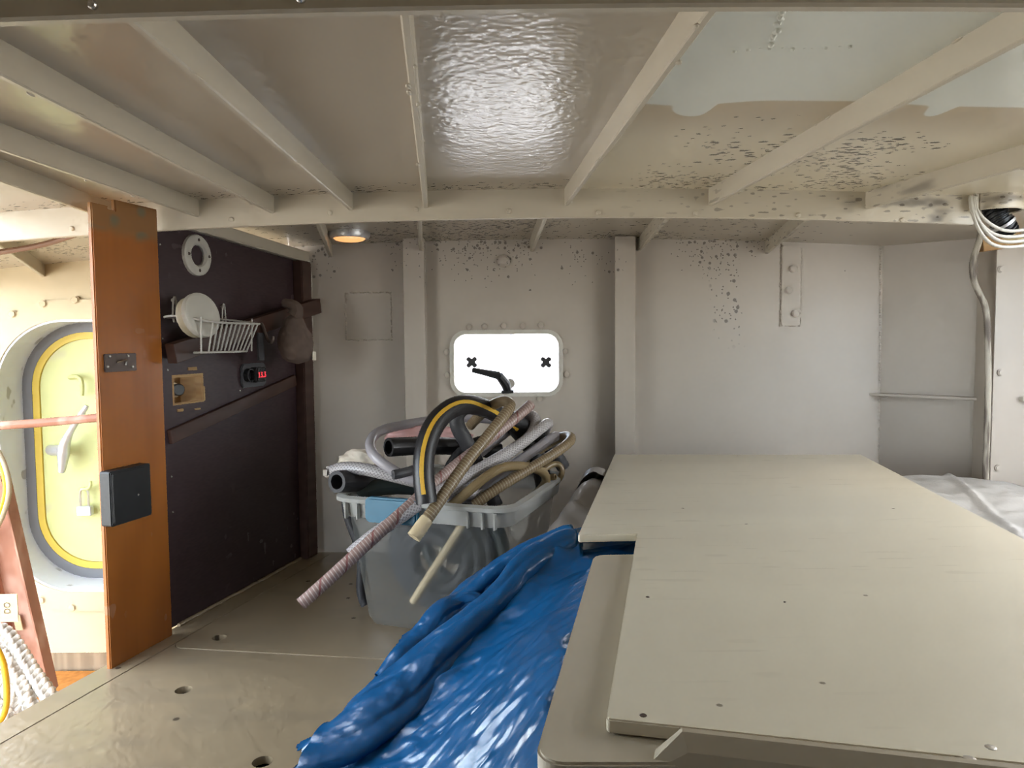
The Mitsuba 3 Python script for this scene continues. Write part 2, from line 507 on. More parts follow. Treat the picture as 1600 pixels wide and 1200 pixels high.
# ceiling deck: a cambered sheet
xs = np.linspace(-1.62, 1.75, 60); ys = np.r_[np.linspace(0.06, 1.5, 16), np.linspace(1.53, YB + 0.3, 12)]
def sheet(xs, ys, f, thick):
    X, Y = np.meshgrid(xs, ys); Z = f(X, Y); h, w = X.shape
    top = np.stack([X, Y, Z], -1).reshape(-1, 3); bot = top + [0, 0, thick]
    V = np.vstack([top, bot]); N = h * w; Fc = []
    for i in range(h - 1):
        for j in range(w - 1):
            a = i * w + j
            Fc += [(a, a + w, a + 1), (a + 1, a + w, a + w + 1)]
            a += N; Fc += [(a, a + 1, a + w), (a + 1, a + w + 1, a + w)]
    rim = [(0, j) for j in range(w)] + [(i, w - 1) for i in range(1, h)] + [(h - 1, j) for j in range(w - 2, -1, -1)] + [(i, 0) for i in range(h - 2, 0, -1)]
    for (a, b) in zip(rim, rim[1:] + rim[:1]):
        a, b = a[0] * w + a[1], b[0] * w + b[1]
        Fc += [(a, b, b + N), (a, b + N, a + N)]
    return trimesh.Trimesh(V, np.array(Fc), process=False)
# the deck over the berth; on the left it stops at the companionway, leaving the well open to the sky near the camera
ce = thing('ceiling', 'glossy off-white steel deck head with mould spots and bare patches', kind='structure')
add('deck_plate', cat(sheet(np.linspace(-1.06, 1.0, 40), np.linspace(-1.3, 1.5, 24), zc, 0.012), sheet(np.linspace(1.0, 1.8, 10), np.linspace(-1.3, 0.45, 8), zc, 0.012),
                      sheet(np.linspace(1.0, 1.8, 10), np.linspace(1.38, 1.5, 4), zc, 0.012),
                      sheet(np.linspace(-1.60, 1.8, 60), np.r_[1.5, ys[ys > 1.52]], zc, 0.012)), 'mat_ceiling', ce, smooth=30)

def bar_on_ceiling(p0, p1, depth, thick, n=14, welds=True, up_in=0.004):
    """a flat bar hung on edge under the deck between two plan points"""
    q = np.linspace(0, 1, n)[:, None]; c = np.asarray(p0)[None, :2] * (1 - q) + np.asarray(p1)[None, :2] * q
    d = unit(np.r_[np.asarray(p1)[:2] - np.asarray(p0)[:2], 0]); s = np.array([-d[1], d[0]]) * thick / 2
    z1 = zc(c[:, 0], c[:, 1]) + up_in; z0 = zc(c[:, 0], c[:, 1]) - depth
    b = thick * 0.18
    prof = [(1, z1, 0), (-1, z1, 0), (-1, z0 + b, 0), (-0.6, z0, 0), (0.6, z0, 0), (1, z0 + b, 0)]
    V = np.stack([np.c_[c + s * a, zz] for a, zz, _ in prof], 1).reshape(-1, 3); m = len(prof); Fc = []
    for i in range(n - 1):
        for j in range(m):
            a, b_ = i * m + j, i * m + (j + 1) % m
            Fc += [(a, a + m, b_), (b_, a + m, b_ + m)]
    for j in range(1, m - 1):
        Fc += [(0, j, j + 1), ((n - 1) * m, (n - 1) * m + j + 1, (n - 1) * m + j)]
    M = trimesh.Trimesh(V, np.array(Fc), process=False); M.fix_normals()
    parts = [M]
    if welds:
        for t in rng.uniform(0.03, 0.97, 9):
            pc = np.asarray(p0)[:2] * (1 - t) + np.asarray(p1)[:2] * t
            sd = rng.choice([-1, 1])
            e = trimesh.creation.icosphere(1, 1.0); e.apply_scale((rng.uniform(.0015, .0035), rng.uniform(.003, .010), .002))
            pz = rng.choice([0, 1]) * -depth
            e.apply_translation((pc[0] + s[0] * sd, pc[1] + s[1] * sd, zc(pc[0], pc[1]) + pz)); parts.append(e)
    return cat(parts)

BEAM = 0.034
beams = [((178, 342), (0, 285)), ((308, 332), (0, 235)), ((425, 326), (0, 120)), ((548, 325), (195, 28)), ((665, 320), (632, 12)),
         ((885, 322), (1125, 2)), ((1110, 327), (1600, 65)), ((1355, 330), (1600, 262))]
for (ga, na) in beams:
    a = atY(*ga, YG - 0.004); b = on_ceiling(*na, BEAM)
    b2 = a + (b - a) * ((0.56 - a[1]) / (b[1] - a[1]))
    add('beam', bar_on_ceiling(a, b2, BEAM, 0.009), 'mat_beam', ce)
for (x1, x0) in [(-0.40, -0.50), (-0.185, -0.25), (0.08, 0.058), (0.34, 0.355), (0.63, 0.71), (-0.86, -1.0), (-1.08, -1.3), (-1.26, -1.56)]:
    add('beam', bar_on_ceiling((x1, YG + 0.01), (x0, YB), BEAM, 0.010), 'mat_beam', ce)
g = add('girder', bar_on_ceiling((-1.60, YG), (0.93, YG), 0.058, 0.010, 40, False), 'mat_beam', ce)
for px, py in [(361, 343), (515, 333), (650, 327), (795, 330), (935, 332), (1087, 333), (1247, 336), (1410, 344), (112, 357)]:
    q = atY(px, py, YG - 0.006); add('bolt', bolt_mesh(0.0052, 0.0035, q, NY), 'mat_beam', g)
g2 = add('girder', bar_on_ceiling((-0.92, 0.55), (1.8, 0.55), 0.062, 0.012, 30, False), 'mat_beam', ce)
q = atY(145, 8, 0.543); add('bolt', bolt_mesh(0.0035, 0.003, q, NY), 'mat_steel', g2)
q = atY(470, -2, 0.543); add('bolt', bolt_mesh(0.0035, 0.003, q, NY), 'mat_steel', g2)

def ceil_pts(*q): return [on_ceiling(px, py, 0.0) for px, py in q]
add('weld_seam', cat(weld_line(ceil_pts((1228, 4), (1214, 36), (1204, 68)), 0.0032, 0.003), weld_line(ceil_pts((1150, 80), (1204, 74), (1270, 76), (1345, 70)), 0.0024, 0.003, 0.012)), 'mat_ceiling', ce, kind='stuff')

# outer wall with window opening
CX = atY(1378, 500, YB)[0]
w0, w1 = atY(706, 618, YB), atY(877, 517, YB)
win = rrect(w0[0], w0[2], w1[0], w1[2], 0.042)
XL = -0.615
WTH = 0.012
wall = sbox(XL, 0.55, CX + 0.02, 1.5).difference(win)
def ywall(poly, depth, y=YB, bev=0.0):
    m = bevel_prism(poly, depth, bev) if bev else prism(poly, depth)     # (x, y, z) -> (x, z) on the wall, going outwards
    M = np.array([[1, 0, 0, 0], [0, 0, 1, y], [0, 1, 0, 0], [0, 0, 0, 1.0]])
    m.apply_transform(M); m.invert(); return m
wb = thing('wall_back', 'grey-white painted steel outer wall with a small window', kind='structure')
add('plating', ywall(wall, WTH), 'mat_wall', wb)
for xa, xb in ((631, 664), (961, 993)):
    a, b = atY(xa, 500, YB - 0.055)[0], atY(xb, 500, YB - 0.055)[0]
    add('stiffener', cat(box(((a + b) / 2, YB - 0.051, 1.04), (b - a, 0.008, 0.87), 0.002), box((b - 0.005, YB - 0.025, 1.04), (0.008, 0.052, 0.87))), 'mat_wall', wb)
for px, py in [(733, 511), (757, 510), (787, 509), (817, 509), (845, 508), (698, 550), (699, 586), (883, 549), (885, 585), (736, 624), (843, 623)]:
    add('bolt', bolt_mesh(0.0065, 0.008, atY(px, py, YB), NY, True), 'mat_wall', wb)
add('round_boss', moved(lathe([(0, 0), (0.018, 0), (0.018, 0.006), (0.011, 0.009), (0.011, 0.016), (0.0, 0.018)], 20), align(NY, atY(787, 408, YB))), 'mat_wall', wb)
add('weld_seam', weld_line([atY(*q, YB) for q in ((540, 458), (541, 531), (612, 531), (611, 457), (540, 458))]), 'mat_wall', wb, kind='stuff')
bp0, bp1 = atY(1219, 509, YB), atY(1251, 383, YB)
pl = add('backing_plate', ywall(rrect(bp0[0], bp0[2], bp1[0], bp1[2], 0.008), 0.006, YB - 0.006, 0.0015), 'mat_wall', wb)
add('weld_seam', weld_line([np.array([bp0[0], YB - 0.001, bp1[2]]), np.array([bp0[0], YB - 0.001, bp0[2]]), np.array([bp1[0], YB - 0.001, bp0[2]]), np.array([bp1[0], YB - 0.001, bp1[2]])], 0.003), 'mat_wall', wb, kind='stuff')
for q in ((1238, 420), (1232, 454), (1242, 490)):
    add('bolt', bolt_mesh(0.008, 0.011, atY(*q, YB - 0.006), NY, True), 'mat_wall', pl)
add('weld_seam', weld_line([atY(1376, 385, YB - 0.004), atY(1374, 720, YB - 0.004)], 0.0018), 'mat_wall', wb, kind='stuff')

# right hand wall: runs from the corner towards the camera
C0 = np.array([CX, YB, 0]); e = atY(1548, 600, 1.87); C1 = np.array([e[0], 1.87, 0]); C2 = np.array([1.72, 1.5, 0]); C3 = np.array([1.72, -1.3, 0])
def vwall(a, b, z0, z1, th=0.012):
    d = unit(b - a); n = np.array([d[1], -d[0], 0])
    m = box((0, 0, 0), (np.linalg.norm(b - a), th, z1 - z0)); nn = -n
    return moved(m, frame((a + b) / 2 + [0, 0, (z0 + z1) / 2] + nn * th / 2, d, nn, (0, 0, 1)))
wr = thing('wall_right', 'grey-white painted side wall with a thin ledge and a bolted frame', kind='structure')
add('plating', cat(vwall(C0, C1, 0.55, 1.49), vwall(C1, C2, 0.55, 1.49), vwall(C2, np.array([1.72, -0.1, 0]), 0.1, 0.86), vwall(C2, np.array([1.72, -0.1, 0]), 1.44, 1.49), vwall(C2, np.array([1.72, 1.1, 0]), 0.1, 1.49), vwall(np.array([1.72, -0.1, 0]), C3, 0.1, 1.49)), 'mat_wall', wr)
dR = unit(C1 - C0); nR = np.array([dR[1], -dR[0], 0])
nR = nR if nR[1] < 0 else -nR
a, b = hit(1362, 616, C0, nR), hit(1546, 623, C0, nR); a[2] = b[2] = (a[2] + b[2]) / 2
add('ledge', obox(a + nR * 0.01, b + nR * 0.01, 0.024, 0.008, bevel=0.0015), 'mat_wall', wr)
YF = 1.82
fx = atY(1549, 560, YF)[0]
fr = add('frame', cat(box((fx + 0.07, YF - 0.004, 1.02), (0.14, 0.01, 0.9), 0.002), box((fx + 0.005, YF + 0.03, 1.02), (0.01, 0.07, 0.9), 0.002)), 'mat_wall', wr)
for q in ((1564, 421), (1563, 582), (1559, 731)):
    add('bolt', bolt_mesh(0.007, 0.008, atY(*q, YF - 0.009), NY, True), 'mat_wall', fr)
q = atY(1600, 623, YF - 0.01); add('bracket', obox(q + [-0.012, 0, 0], q + [0.06, 0, 0], 0.03, 0.012, bevel=0.003), 'mat_white_plastic', fr)

# wall behind the camera, with the open companionway on its right
rear = sbox(-1.2, 0.0, 1.8, 1.5)
wre = thing('wall_rear', 'painted wall behind the camera', kind='structure')
add('plating', cat(ywall(rear, 0.012, -1.3), box((-0.86, -0.37, 0.745), (0.012, 1.86, 1.49))), 'mat_wall', wre)

# berth: plywood tops with finger holes, one lift-out hatch
A0, B0 = atZ(272, 982, ZB), atZ(475, 871, ZB)
A0[2] = B0[2] = 0
dP = unit(B0 - A0); nP = np.array([dP[1], -dP[0], 0])         # along the partition, and out of it to the right
L0 = A0 - dP * 1.45
def berth_xy(px, py): return atZ(px, py, ZB)[:2]
edge = [L0[:2], (A0 + dP * 1.2)[:2]]
outer = Polygon([tuple(L0[:2]), (1.7, L0[1]), (1.7, 1.55), (C1[0] + 0.0, 1.86), (CX, YB - 0.002), tuple((A0 + dP * ((YB - 0.002 - A0[1]) / dP[1]))[:2])])
strip_in = 0.055
strip = Polygon([tuple(L0[:2]), tuple((A0 + dP * ((YB - 0.004 - A0[1]) / dP[1]))[:2]), tuple((A0 + dP * ((YB - 0.004 - A0[1]) / dP[1]) + nP * strip_in)[:2]), tuple((L0 + nP * strip_in)[:2])])
hl = berth_xy(266, 1012); hr = berth_xy(610, 1031)
dh = unit(np.r_[hr - hl, 0])[:2]
hb = hl + dP[:2] * 0.50
hatch = Polygon([tuple(hl), tuple(hl + dh * 0.75), tuple(hl + dh * 0.75 + dP[:2] * 0.45), tuple(hb)]).buffer(-0.02).buffer(0.02)
holes = [Point(*berth_xy(px, py)).buffer(0.0145, quad_segs=8) for px, py in ((343, 997), (287, 1078), (410, 1190))]
main = outer.difference(strip.buffer(0.0012)).difference(hatch.buffer(0.0016))
hatchp = hatch
for h_ in holes: main = main.difference(h_); hatchp = hatchp.difference(h_)
be = thing('berth', 'wide beige painted plywood berth with finger holes along the cabin', 'berth')
def flat(poly, z1, th): m = prism(poly, th); m.apply_translation((0, 0, z1 - th)); return m
main = max(main.geoms, key=lambda g_: g_.area) if hasattr(main, 'geoms') else main
add('top_panel', flat(main, ZB, 0.012), 'mat_bench', be)
add('edge_strip', flat(strip.intersection(outer), ZB + 0.0008, 0.014), 'mat_bench', be, label='narrow strip along the open edge')
add('hatch_panel', flat(hatchp, ZB + 0.001, 0.012), 'mat_bench', be, label='lift-out hatch panel with rounded corners')
base = outer.buffer(-0.02)
add('base', flat(base.difference(base.buffer(-0.012)), ZB - 0.012, ZB - 0.112), 'mat_bench', be)
add('bottom_board', flat(base, ZB - 0.08, 0.01), 'mat_black_matte', be)

# left partition: dark plywood with timber trim, hole and box behind
zt = 1.435
LP = (YB - 0.01 - A0[1]) / dP[1]
def part_uv(px, py, off=0.0):
    q = hit(px, py, A0 + nP * off, nP); return np.dot(q - A0, dP), q[2]
def pmesh(m, off=0.0):
    """(u, v, w) mesh -> u along the partition, v up, w out of it"""
    return moved(m, frame(A0 + nP * off, dP, (0, 0, 1), nP))
def pp(u, z, w=0.0): return A0 + dP * u + np.array([0, 0, z]) + nP * w
h0, h1 = part_uv(268, 634), part_uv(317, 580)
hole = sbox(h0[0] + 0.004, h0[1], h1[0], h1[1] - 0.004)
top = [(u, float(zc(pp(u, 0)[0], pp(u, 0)[1])) - 0.032 - 0.012 * (u > 0.4)) for u in np.linspace(0.0, LP, 8)]
pan = Polygon([(-0.03, zt - 0.01), (-0.03, ZB + 0.004), (LP, ZB + 0.004)] + top[::-1]).difference(hole)
wl = thing('wall_left', 'dark maroon plywood partition with brown timber trim', kind='structure')
m = prism(pan, 0.012); add('plywood_panel', pmesh(m, -0.012), 'mat_panel', wl)
ring_ = hole.buffer(0.012, join_style=2).difference(hole)
add('hole_edge', pmesh(prism(hole.difference(sbox(h0[0] + 0.009, h0[1] + 0.003, h1[0] - 0.006, h1[1] - 0.010)), 0.016), -0.0155), 'mat_rough_wood', wl)
cav = sbox(h0[0] - 0.03, h0[1] - 0.02, h1[0] + 0.03, h1[1] + 0.02)
add('recess_box', pmesh(cat(*[moved(box((0, 0, 0), s), trimesh.transformations.translation_matrix(c)) for s, c in (
    ((cav.bounds[2] - cav.bounds[0], cav.bounds[3] - cav.bounds[1], 0.006), (cav.centroid.x, cav.centroid.y, -0.085)),
    ((0.006, cav.bounds[3] - cav.bounds[1], 0.07), (cav.bounds[2], cav.centroid.y, -0.048)),
    ((cav.bounds[2] - cav.bounds[0], 0.006, 0.07), (cav.centroid.x, cav.bounds[1], -0.048)),
    ((cav.bounds[2] - cav.bounds[0], 0.006, 0.07), (cav.centroid.x, cav.bounds[3], -0.048)))]), 0), 'mat_rough_wood', wl)
# splintered chips round the hole
for (px, py, w_, h_) in ((300, 576, 0.028, 0.007), (318, 615, 0.006, 0.032), (281, 641, 0.018, 0.006), (308, 639, 0.018, 0.004)):
    u, z = part_uv(px, py); add('splinter', pmesh(box((u, z, 0.001), (w_, h_, 0.003), 0.001), 0), 'mat_rough_wood', wl)
def pbar(p0, p1, wdt, thk, off=0.0, bev=0.002):
    a, b = pp(*p0, off + thk / 2), pp(*p1, off + thk / 2)
    return obox(a, b, thk, wdt, bevel=bev)
m0, m1 = part_uv(262, 683), part_uv(458, 594)
add('moulding', pbar(m0, m1, 0.030, 0.010), 'mat_dark_wood', wl)
v0, v1 = part_uv(452, 700), part_uv(487, 700)
up_ = v0[0], v1[0]
add('upright', pmesh(bevel_prism(sbox(LP - 0.062, ZB + 0.003, LP - 0.012, zt - 0.02), 0.028, 0.003), 0), 'mat_dark_wood', wl)
# ragged painted sealant where the partition meets the outer wall
sp = [np.array([*(pp(LP - 0.004, 0, 0.012))[:2], z]) + [rng.normal(0, .002), 0, 0] for z in np.linspace(0.62, 1.42, 30)]
add('sealant', tube(spline(sp, 80), 0.008, 8)[0], 'mat_white_plastic', wl, smooth=True)
sb = [pp(u, ZB + 0.003, 0.002 + abs(rng.normal(0, .0015))) for u in np.linspace(0.01, LP - 0.03, 26)]
add('sealant', tube(spline(sb, 70), 0.0045, 6)[0], 'mat_bench', wl, smooth=True)
tb = [(pp(u, z + 0.010, 0.006)) for u, z in top]
add('cornice', obox(tb[0], tb[-1], 0.02, 0.03, bevel=0.003), 'mat_beam', wl)
for px, py in ((250, 382), (254, 529), (262, 578), (380, 606), (375, 610), (268, 745), (270, 800)):
    u, z = part_uv(px, py); add('screw', bolt_mesh(0.0022, 0.0015, pp(u, z), nP), 'mat_steel', wl)

# outer wall of the lit well on the left, with the weathertight door
XW0 = -1.64
d0, d1 = atY(10, 925, YB), atY(12, 500, YB)
DX0, DX1, DZ0, DZ1 = d0[0], -0.86, d0[2], d1[2]
dop = rrect(DX0, DZ0, DX1, DZ1, 0.20, 16)
zb_ = atY(100, 1020, YB)[2]
ow = thing('wall_well', 'cream painted outer wall around the yellow door', kind='structure')
add('plating', ywall(sbox(XW0, zb_, XL - 0.004, 1.5).difference(dop), 0.012), 'mat_cream', ow)
add('skirt', cat(box(((XW0 - 0.62) / 2, YB + 0.35, 0.3), (1.35, 0.02, 0.56)), box(((XW0 - 0.62) / 2, YB + 0.18, zb_ + 0.02), (1.35, 0.34, 0.01))), 'mat_floor', ow)
fl_ring = dop.buffer(0.055, quad_segs=12).difference(dop)
add('door_flange', ywall(fl_ring, 0.008, YB - 0.008), 'mat_cream', ow)
for q in ((22, 491), (70, 475), (120, 469), (67, 936), (115, 948), (152, 466)):
    add('bolt', bolt_mesh(0.009, 0.016, atY(*q, YB - 0.002), NY, True), 'mat_cream', ow)
dn = thing('door_1', 'pale yellow weathertight steel door with rounded corners', kind='structure')
DEP = 0.13
cm = ywall(dop.difference(dop.buffer(-0.006)), DEP, YB - 0.004)
add('coaming', cm, 'mat_coaming', dn, label='white painted coaming around the door')
add('gasket', ywall(dop.buffer(-0.004).difference(dop.buffer(-0.034)), 0.02, YB + DEP - 0.03), 'mat_gasket', dn, label='dark grey weathered gasket')
add('rim', ywall(dop.buffer(-0.034).difference(dop.buffer(-0.054)), 0.03, YB + DEP - 0.028), 'mat_yellow', dn, label='bright yellow rim')
lf = add('leaf', ywall(dop.buffer(-0.05), 0.01, YB + DEP - 0.022), 'mat_door', dn)
add('backing', ywall(dop.buffer(0.02), 0.01, YB + DEP - 0.008), 'mat_coaming', dn)
YL = YB + DEP - 0.022
def dq(px, py, off=0.0): return atY(px, py, YL - off)
hp = spline([dq(136, 634, 0.09), dq(122, 655, 0.085), dq(106, 682, 0.07), dq(100, 700, 0.06), dq(98, 722, 0.055), dq(96, 737, 0.05)], 40)
rr = np.interp(np.linspace(0, 1, 40), [0, 0.1, 0.4, 0.62, 0.75, 1], [0.006, 0.008, 0.009, 0.014, 0.017, 0.009])
add('lever_handle', cat(tube(hp, 0.01, 12, rad=rr)[0], tube(np.array([dq(80, 703, 0.0), dq(84, 704, 0.02), dq(98, 703, 0.06)]), 0.016, 14)[0]), 'mat_silver_grey', dn, smooth=40, label='pale grey lever handle')
add('pull_hook', tube(spline([dq(110, 590, 0.0), dq(112, 589, 0.015), dq(124, 590, 0.03), dq(128, 600, 0.03), dq(128, 618, 0.025)], 24), 0.006, 8)[0], 'mat_door', dn, smooth=40)
add('staple', tube(spline([dq(126, 765, 0.0), dq(130, 764, 0.02), dq(139, 762, 0.03), dq(141, 752, 0.03)], 20), 0.005, 8)[0], 'mat_door', dn, smooth=40)
pk = thing('padlock', 'small silver padlock hanging from the staple of the yellow door', 'padlock')
c = dq(133, 798, 0.022)
add('body', box(c, (0.043, 0.018, 0.028), 0.004), 'mat_silver_grey', pk)
add('shackle', tube(spline([c + [-0.012, 0, 0.012], c + [-0.012, 0, 0.05], c + [-0.006, 0, 0.064], c + [0.006, 0, 0.064], c + [0.012, 0, 0.05], c + [0.012, 0, 0.012]], 30), 0.0035, 8)[0], 'mat_steel', pk, smooth=40)

# window
wn = thing('window_1', 'small rounded window with a black latch handle in the grey wall', kind='structure')
add('frame', cat(ywall(win.difference(win.buffer(-0.0075)), 0.050, YB - 0.006), ywall(win.buffer(0.004).difference(win.buffer(-0.004)), 0.004, YB - 0.008)), 'mat_white_plastic', wn, smooth=30, label='white rounded frame')
pane = win.buffer(-0.0075)
add('pane', ywall(pane, 0.001, YB + 0.036), 'mat_pane', wn)
for q in ((737, 566), (853, 566)):
    c = atY(*q, YB + 0.025); pts = []
    for k in range(4):
        a_ = math.pi / 4 + k * math.pi / 2; pts.append(Point(math.cos(a_) * 0.0115, math.sin(a_) * 0.0118).buffer(0.0062))
    star = pts[0].union(pts[1]).union(pts[2]).union(pts[3]).union(Point(0, 0).buffer(0.0095))
    m = prism(star, 0.016); m.apply_transform(np.array([[1, 0, 0, c[0]], [0, 0, 1, YB + 0.020], [0, 1, 0, c[2]], [0, 0, 0, 1.0]]))
    add('knob', m, 'mat_black_matte', wn, label='four-lobed dark knob on the pane')
hh = [atY(738, 578, YB - 0.03), atY(757, 582, YB - 0.032), atY(780, 587, YB - 0.03), atY(790, 600, YB - 0.015), atY(793, 609, YB - 0.004)]
add('handle', cat(tube(np.array(hh[:3]), 0.006, 10, rad=[0.007, 0.0085, 0.0115])[0], tube(np.array(hh[2:]), 0.009, 10, rad=[0.0115, 0.014, 0.012])[0],
                       box(atY(793, 612, YB + 0.0), (0.034, 0.03, 0.008), 0.002)), 'mat_black_plastic', wn, smooth=30, label='black latch handle')
add('latch_disc', moved(lathe([(0, 0), (0.013, 0), (0.013, 0.005), (0, 0.006)], 20), align(NY, atY(797, 599, YB + 0.02))), 'mat_white_plastic', wn)
# outside
add('railing_post', box((atY(800, 560, YB + 0.35)[0], YB + 0.35, 1.0), (0.016, 0.016, 1.6), 0.003), 'mat_grey_plastic',
    label='slim pale post seen upright through the small window', category='railing post')

# ------------------------------------------------------------------ wooden post board
def post_uv(px, py): return part_uv(px, py, 0.022)
pu0 = part_uv(166, 1045, 0.012)[0]; pu1 = part_uv(270, 990, 0.022)[0]
zl = post_uv(128, 334)[1]; zr = post_uv(244, 326)[1]; un = part_uv(178, 345, 0.022)[0]
poly = Polygon([(pu0, 0.12), (pu1, 0.12), (pu1, 1.462), (un + 0.004, 1.462), (un + 0.004, 1.442), (un - 0.012, 1.442), (un - 0.012, 1.448), (pu0, 1.448)])
po = thing('wooden_post', 'wide varnished orange-brown timber post beside the yellow door', 'post')
add('board', pmesh(bevel_prism(poly, 0.010, 0.002), 0.012), 'mat_post', po)
q0 = post_uv(161, 553); q1 = post_uv(212, 579)
lp = thing('latch_plate', 'dark bronze latch plate screwed to the wooden post', 'latch plate')
add('plate', pmesh(bevel_prism(rrect(q0[0], q1[1], q1[0], q0[1], 0.003), 0.003, 0.0008), 0.022), 'mat_bronze', lp)
for px, py in ((169, 557), (198, 556), (166, 573), (205, 573)):
    u, z = post_uv(px, py); add('screw', bolt_mesh(0.0028, 0.0016, pp(u, z, 0.025), nP), 'mat_steel', lp)
u, z = post_uv(187, 566)
add('hook', tube(spline([pp(u - 0.010, z, 0.026), pp(u, z + 0.003, 0.031), pp(u + 0.008, z + 0.004, 0.030), pp(u + 0.010, z - 0.006, 0.026)], 20), 0.0018, 6)[0], 'mat_steel', lp, smooth=True)
q0 = post_uv(154, 737); q1 = post_uv(222, 803)
bk = thing('switch_box', 'square black plastic box fixed low on the wooden post', 'box')
add('housing', pmesh(bevel_prism(rrect(q0[0], q1[1], q1[0], q0[1], 0.004), 0.024, 0.002), 0.022), 'mat_black_plastic', bk)
add('cover_plate', pmesh(bevel_prism(rrect(q0[0] + 0.003, q1[1] + 0.004, q1[0] - 0.016, q0[1] - 0.004, 0.003), 0.003, 0.001), 0.046), 'mat_black_plastic', bk)
u, z = post_uv(205, 770); add('screw', bolt_mesh(0.002, 0.001, pp(u - 0.012, z, 0.049), nP), 'mat_steel', bk)

# ------------------------------------------------------------------ things on the partition
b0, b1 = part_uv(249, 553, 0.012), part_uv(470, 476, 0.03)
add('batten', cat(pbar(b0, (LP - 0.004, b1[1]), 0.040, 0.022, 0.028), pmesh(box((0.03, b0[1] + 0.006, 0.014), (0.03, 0.03, 0.03), 0.002), 0)), 'mat_dark_wood', label='dark brown batten running slantwise across the maroon partition', category='batten')
u, z = part_uv(306, 399)
rg = thing('ring_flange', 'white plastic ring screwed high on the maroon partition', 'ring')
add('ring', pmesh(moved(lathe([(0.022, 0), (0.045, 0), (0.044, 0.006), (0.038, 0.009), (0.026, 0.009), (0.022, 0.005), (0.022, 0)], 40), frame((u, z, 0), (1, 0, 0), (0, 1, 0), (0, 0, 1)))), 'mat_white_plastic', rg, smooth=35)
for k in range(4):
    a_ = k * math.pi / 2
    add('screw_hole', bolt_mesh(0.0035, 0.0012, pp(u + math.cos(a_) * 0.033, z + math.sin(a_) * 0.033, 0.0092), nP), 'mat_bronze', rg)
# basket
ub0, ub1 = part_uv(253, 500)[0], part_uv(341, 500)[0]
zt_b = part_uv(346, 499)[1]
bs = thing('wire_basket', 'white wire basket hung from two hooks on the maroon partition', 'basket')
wr_ = 0.0019
W0 = 0.05     # stands off in front of the batten
D1 = 0.104
def wire(pts, r=wr_, n=None):
    return tube(spline(pts, n or max(8, 6 * len(pts))) if len(pts) > 2 else np.array(pts), r, 8)[0]
zb_b = zt_b - 0.073
rim = [pp(ub0, zt_b, 0.006), pp(ub0 - 0.002, zt_b, 0.05), pp(ub0 + 0.012, zt_b - 0.008, D1 - 0.012), pp(ub0 + 0.035, zt_b - 0.011, D1), pp((ub0 + ub1) / 2, zt_b - 0.012, D1), pp(ub1 + 0.004, zt_b - 0.012, D1)]
add('rim', cat(wire(rim, 0.0024, 40), wire([pp(ub0, zt_b, 0.006), pp(ub1, zt_b, 0.006)], 0.0024), wire([pp(ub1, zt_b, 0.006), pp(ub1 + 0.002, zt_b - 0.006, 0.06), pp(ub1, zt_b - 0.012, D1)], 0.0022),
              wire([pp(ub0 + 0.1, zt_b - 0.014, 0.006), pp(ub1, zt_b - 0.014, 0.006)])), 'mat_white_wire', bs, smooth=40)
nb = 11
for k in range(nb):
    t = k / (nb - 1); ut = ub0 + 0.022 + t * (ub1 - ub0 - 0.024); ubm = ub0 + 0.034 + t * (ub1 - ub0 - 0.05)
    add('wire', cat(wire([pp(ut, zt_b - 0.0118, D1), pp(ubm, zb_b, D1 - 0.022)]), wire([pp(ubm, zb_b, D1 - 0.022), pp(ubm, zb_b, 0.056)])), 'mat_white_wire', bs, smooth=40)
for u_ in (ub0 + 0.004, ub1 - 0.004):
    add('wire', wire([pp(u_, zt_b, 0.09), pp(u_ + 0.01, zb_b, 0.08)]), 'mat_white_wire', bs, smooth=40)
add('bottom_wire', cat(wire([pp(ub0 + 0.02, zb_b, 0.058), pp(ub0 + 0.034, zb_b, D1 - 0.022), pp(ub1 - 0.016, zb_b, D1 - 0.022), pp(ub1 - 0.006, zb_b, 0.058)], 0.0022, 30), wire([pp(ub0 + 0.02, zb_b, 0.058), pp(ub1 - 0.006, zb_b, 0.058)], 0.0022)), 'mat_white_wire', bs, smooth=40)
for px, py in ((269, 466), (346, 477)):
    u, z = part_uv(px, py)
    add('hook', cat(wire([pp(u - 0.004, zt_b - 0.01, 0.007), pp(u - 0.004, z - 0.012, 0.005), pp(u, z + 0.004, 0.006), pp(u + 0.005, z - 0.012, 0.005), pp(u + 0.004, zt_b - 0.01, 0.007)], 0.002, 30),
                    bolt_mesh(0.004, 0.003, pp(u, z - 0.004, 0.002), nP)), 'mat_white_wire', bs, smooth=40)
# round tub leaning in it
tb_ = thing('round_tub', 'round cream plastic tub with white lid leaning in the wire basket', 'tub')
cc = pp(ub0 + 0.034, zt_b + 0.002, 0.060)
ax = unit(nP * 0.95 + np.array([0, 0, 0.20]) - dP * 0.12)
M = align(ax, cc)
add('body', moved(lathe([(0, -0.020), (0.038, -0.020), (0.043, -0.016), (0.0445, 0.006), (0, 0.006)], 40), M), 'mat_cream_plastic', tb_, smooth=35)
add('lid', moved(lathe([(0, 0.016), (0.040, 0.016), (0.0455, 0.014), (0.047, 0.011), (0.047, 0.004), (0.0445, 0.003), (0, 0.003)], 40), M), 'mat_white_plastic', tb_, smooth=35)
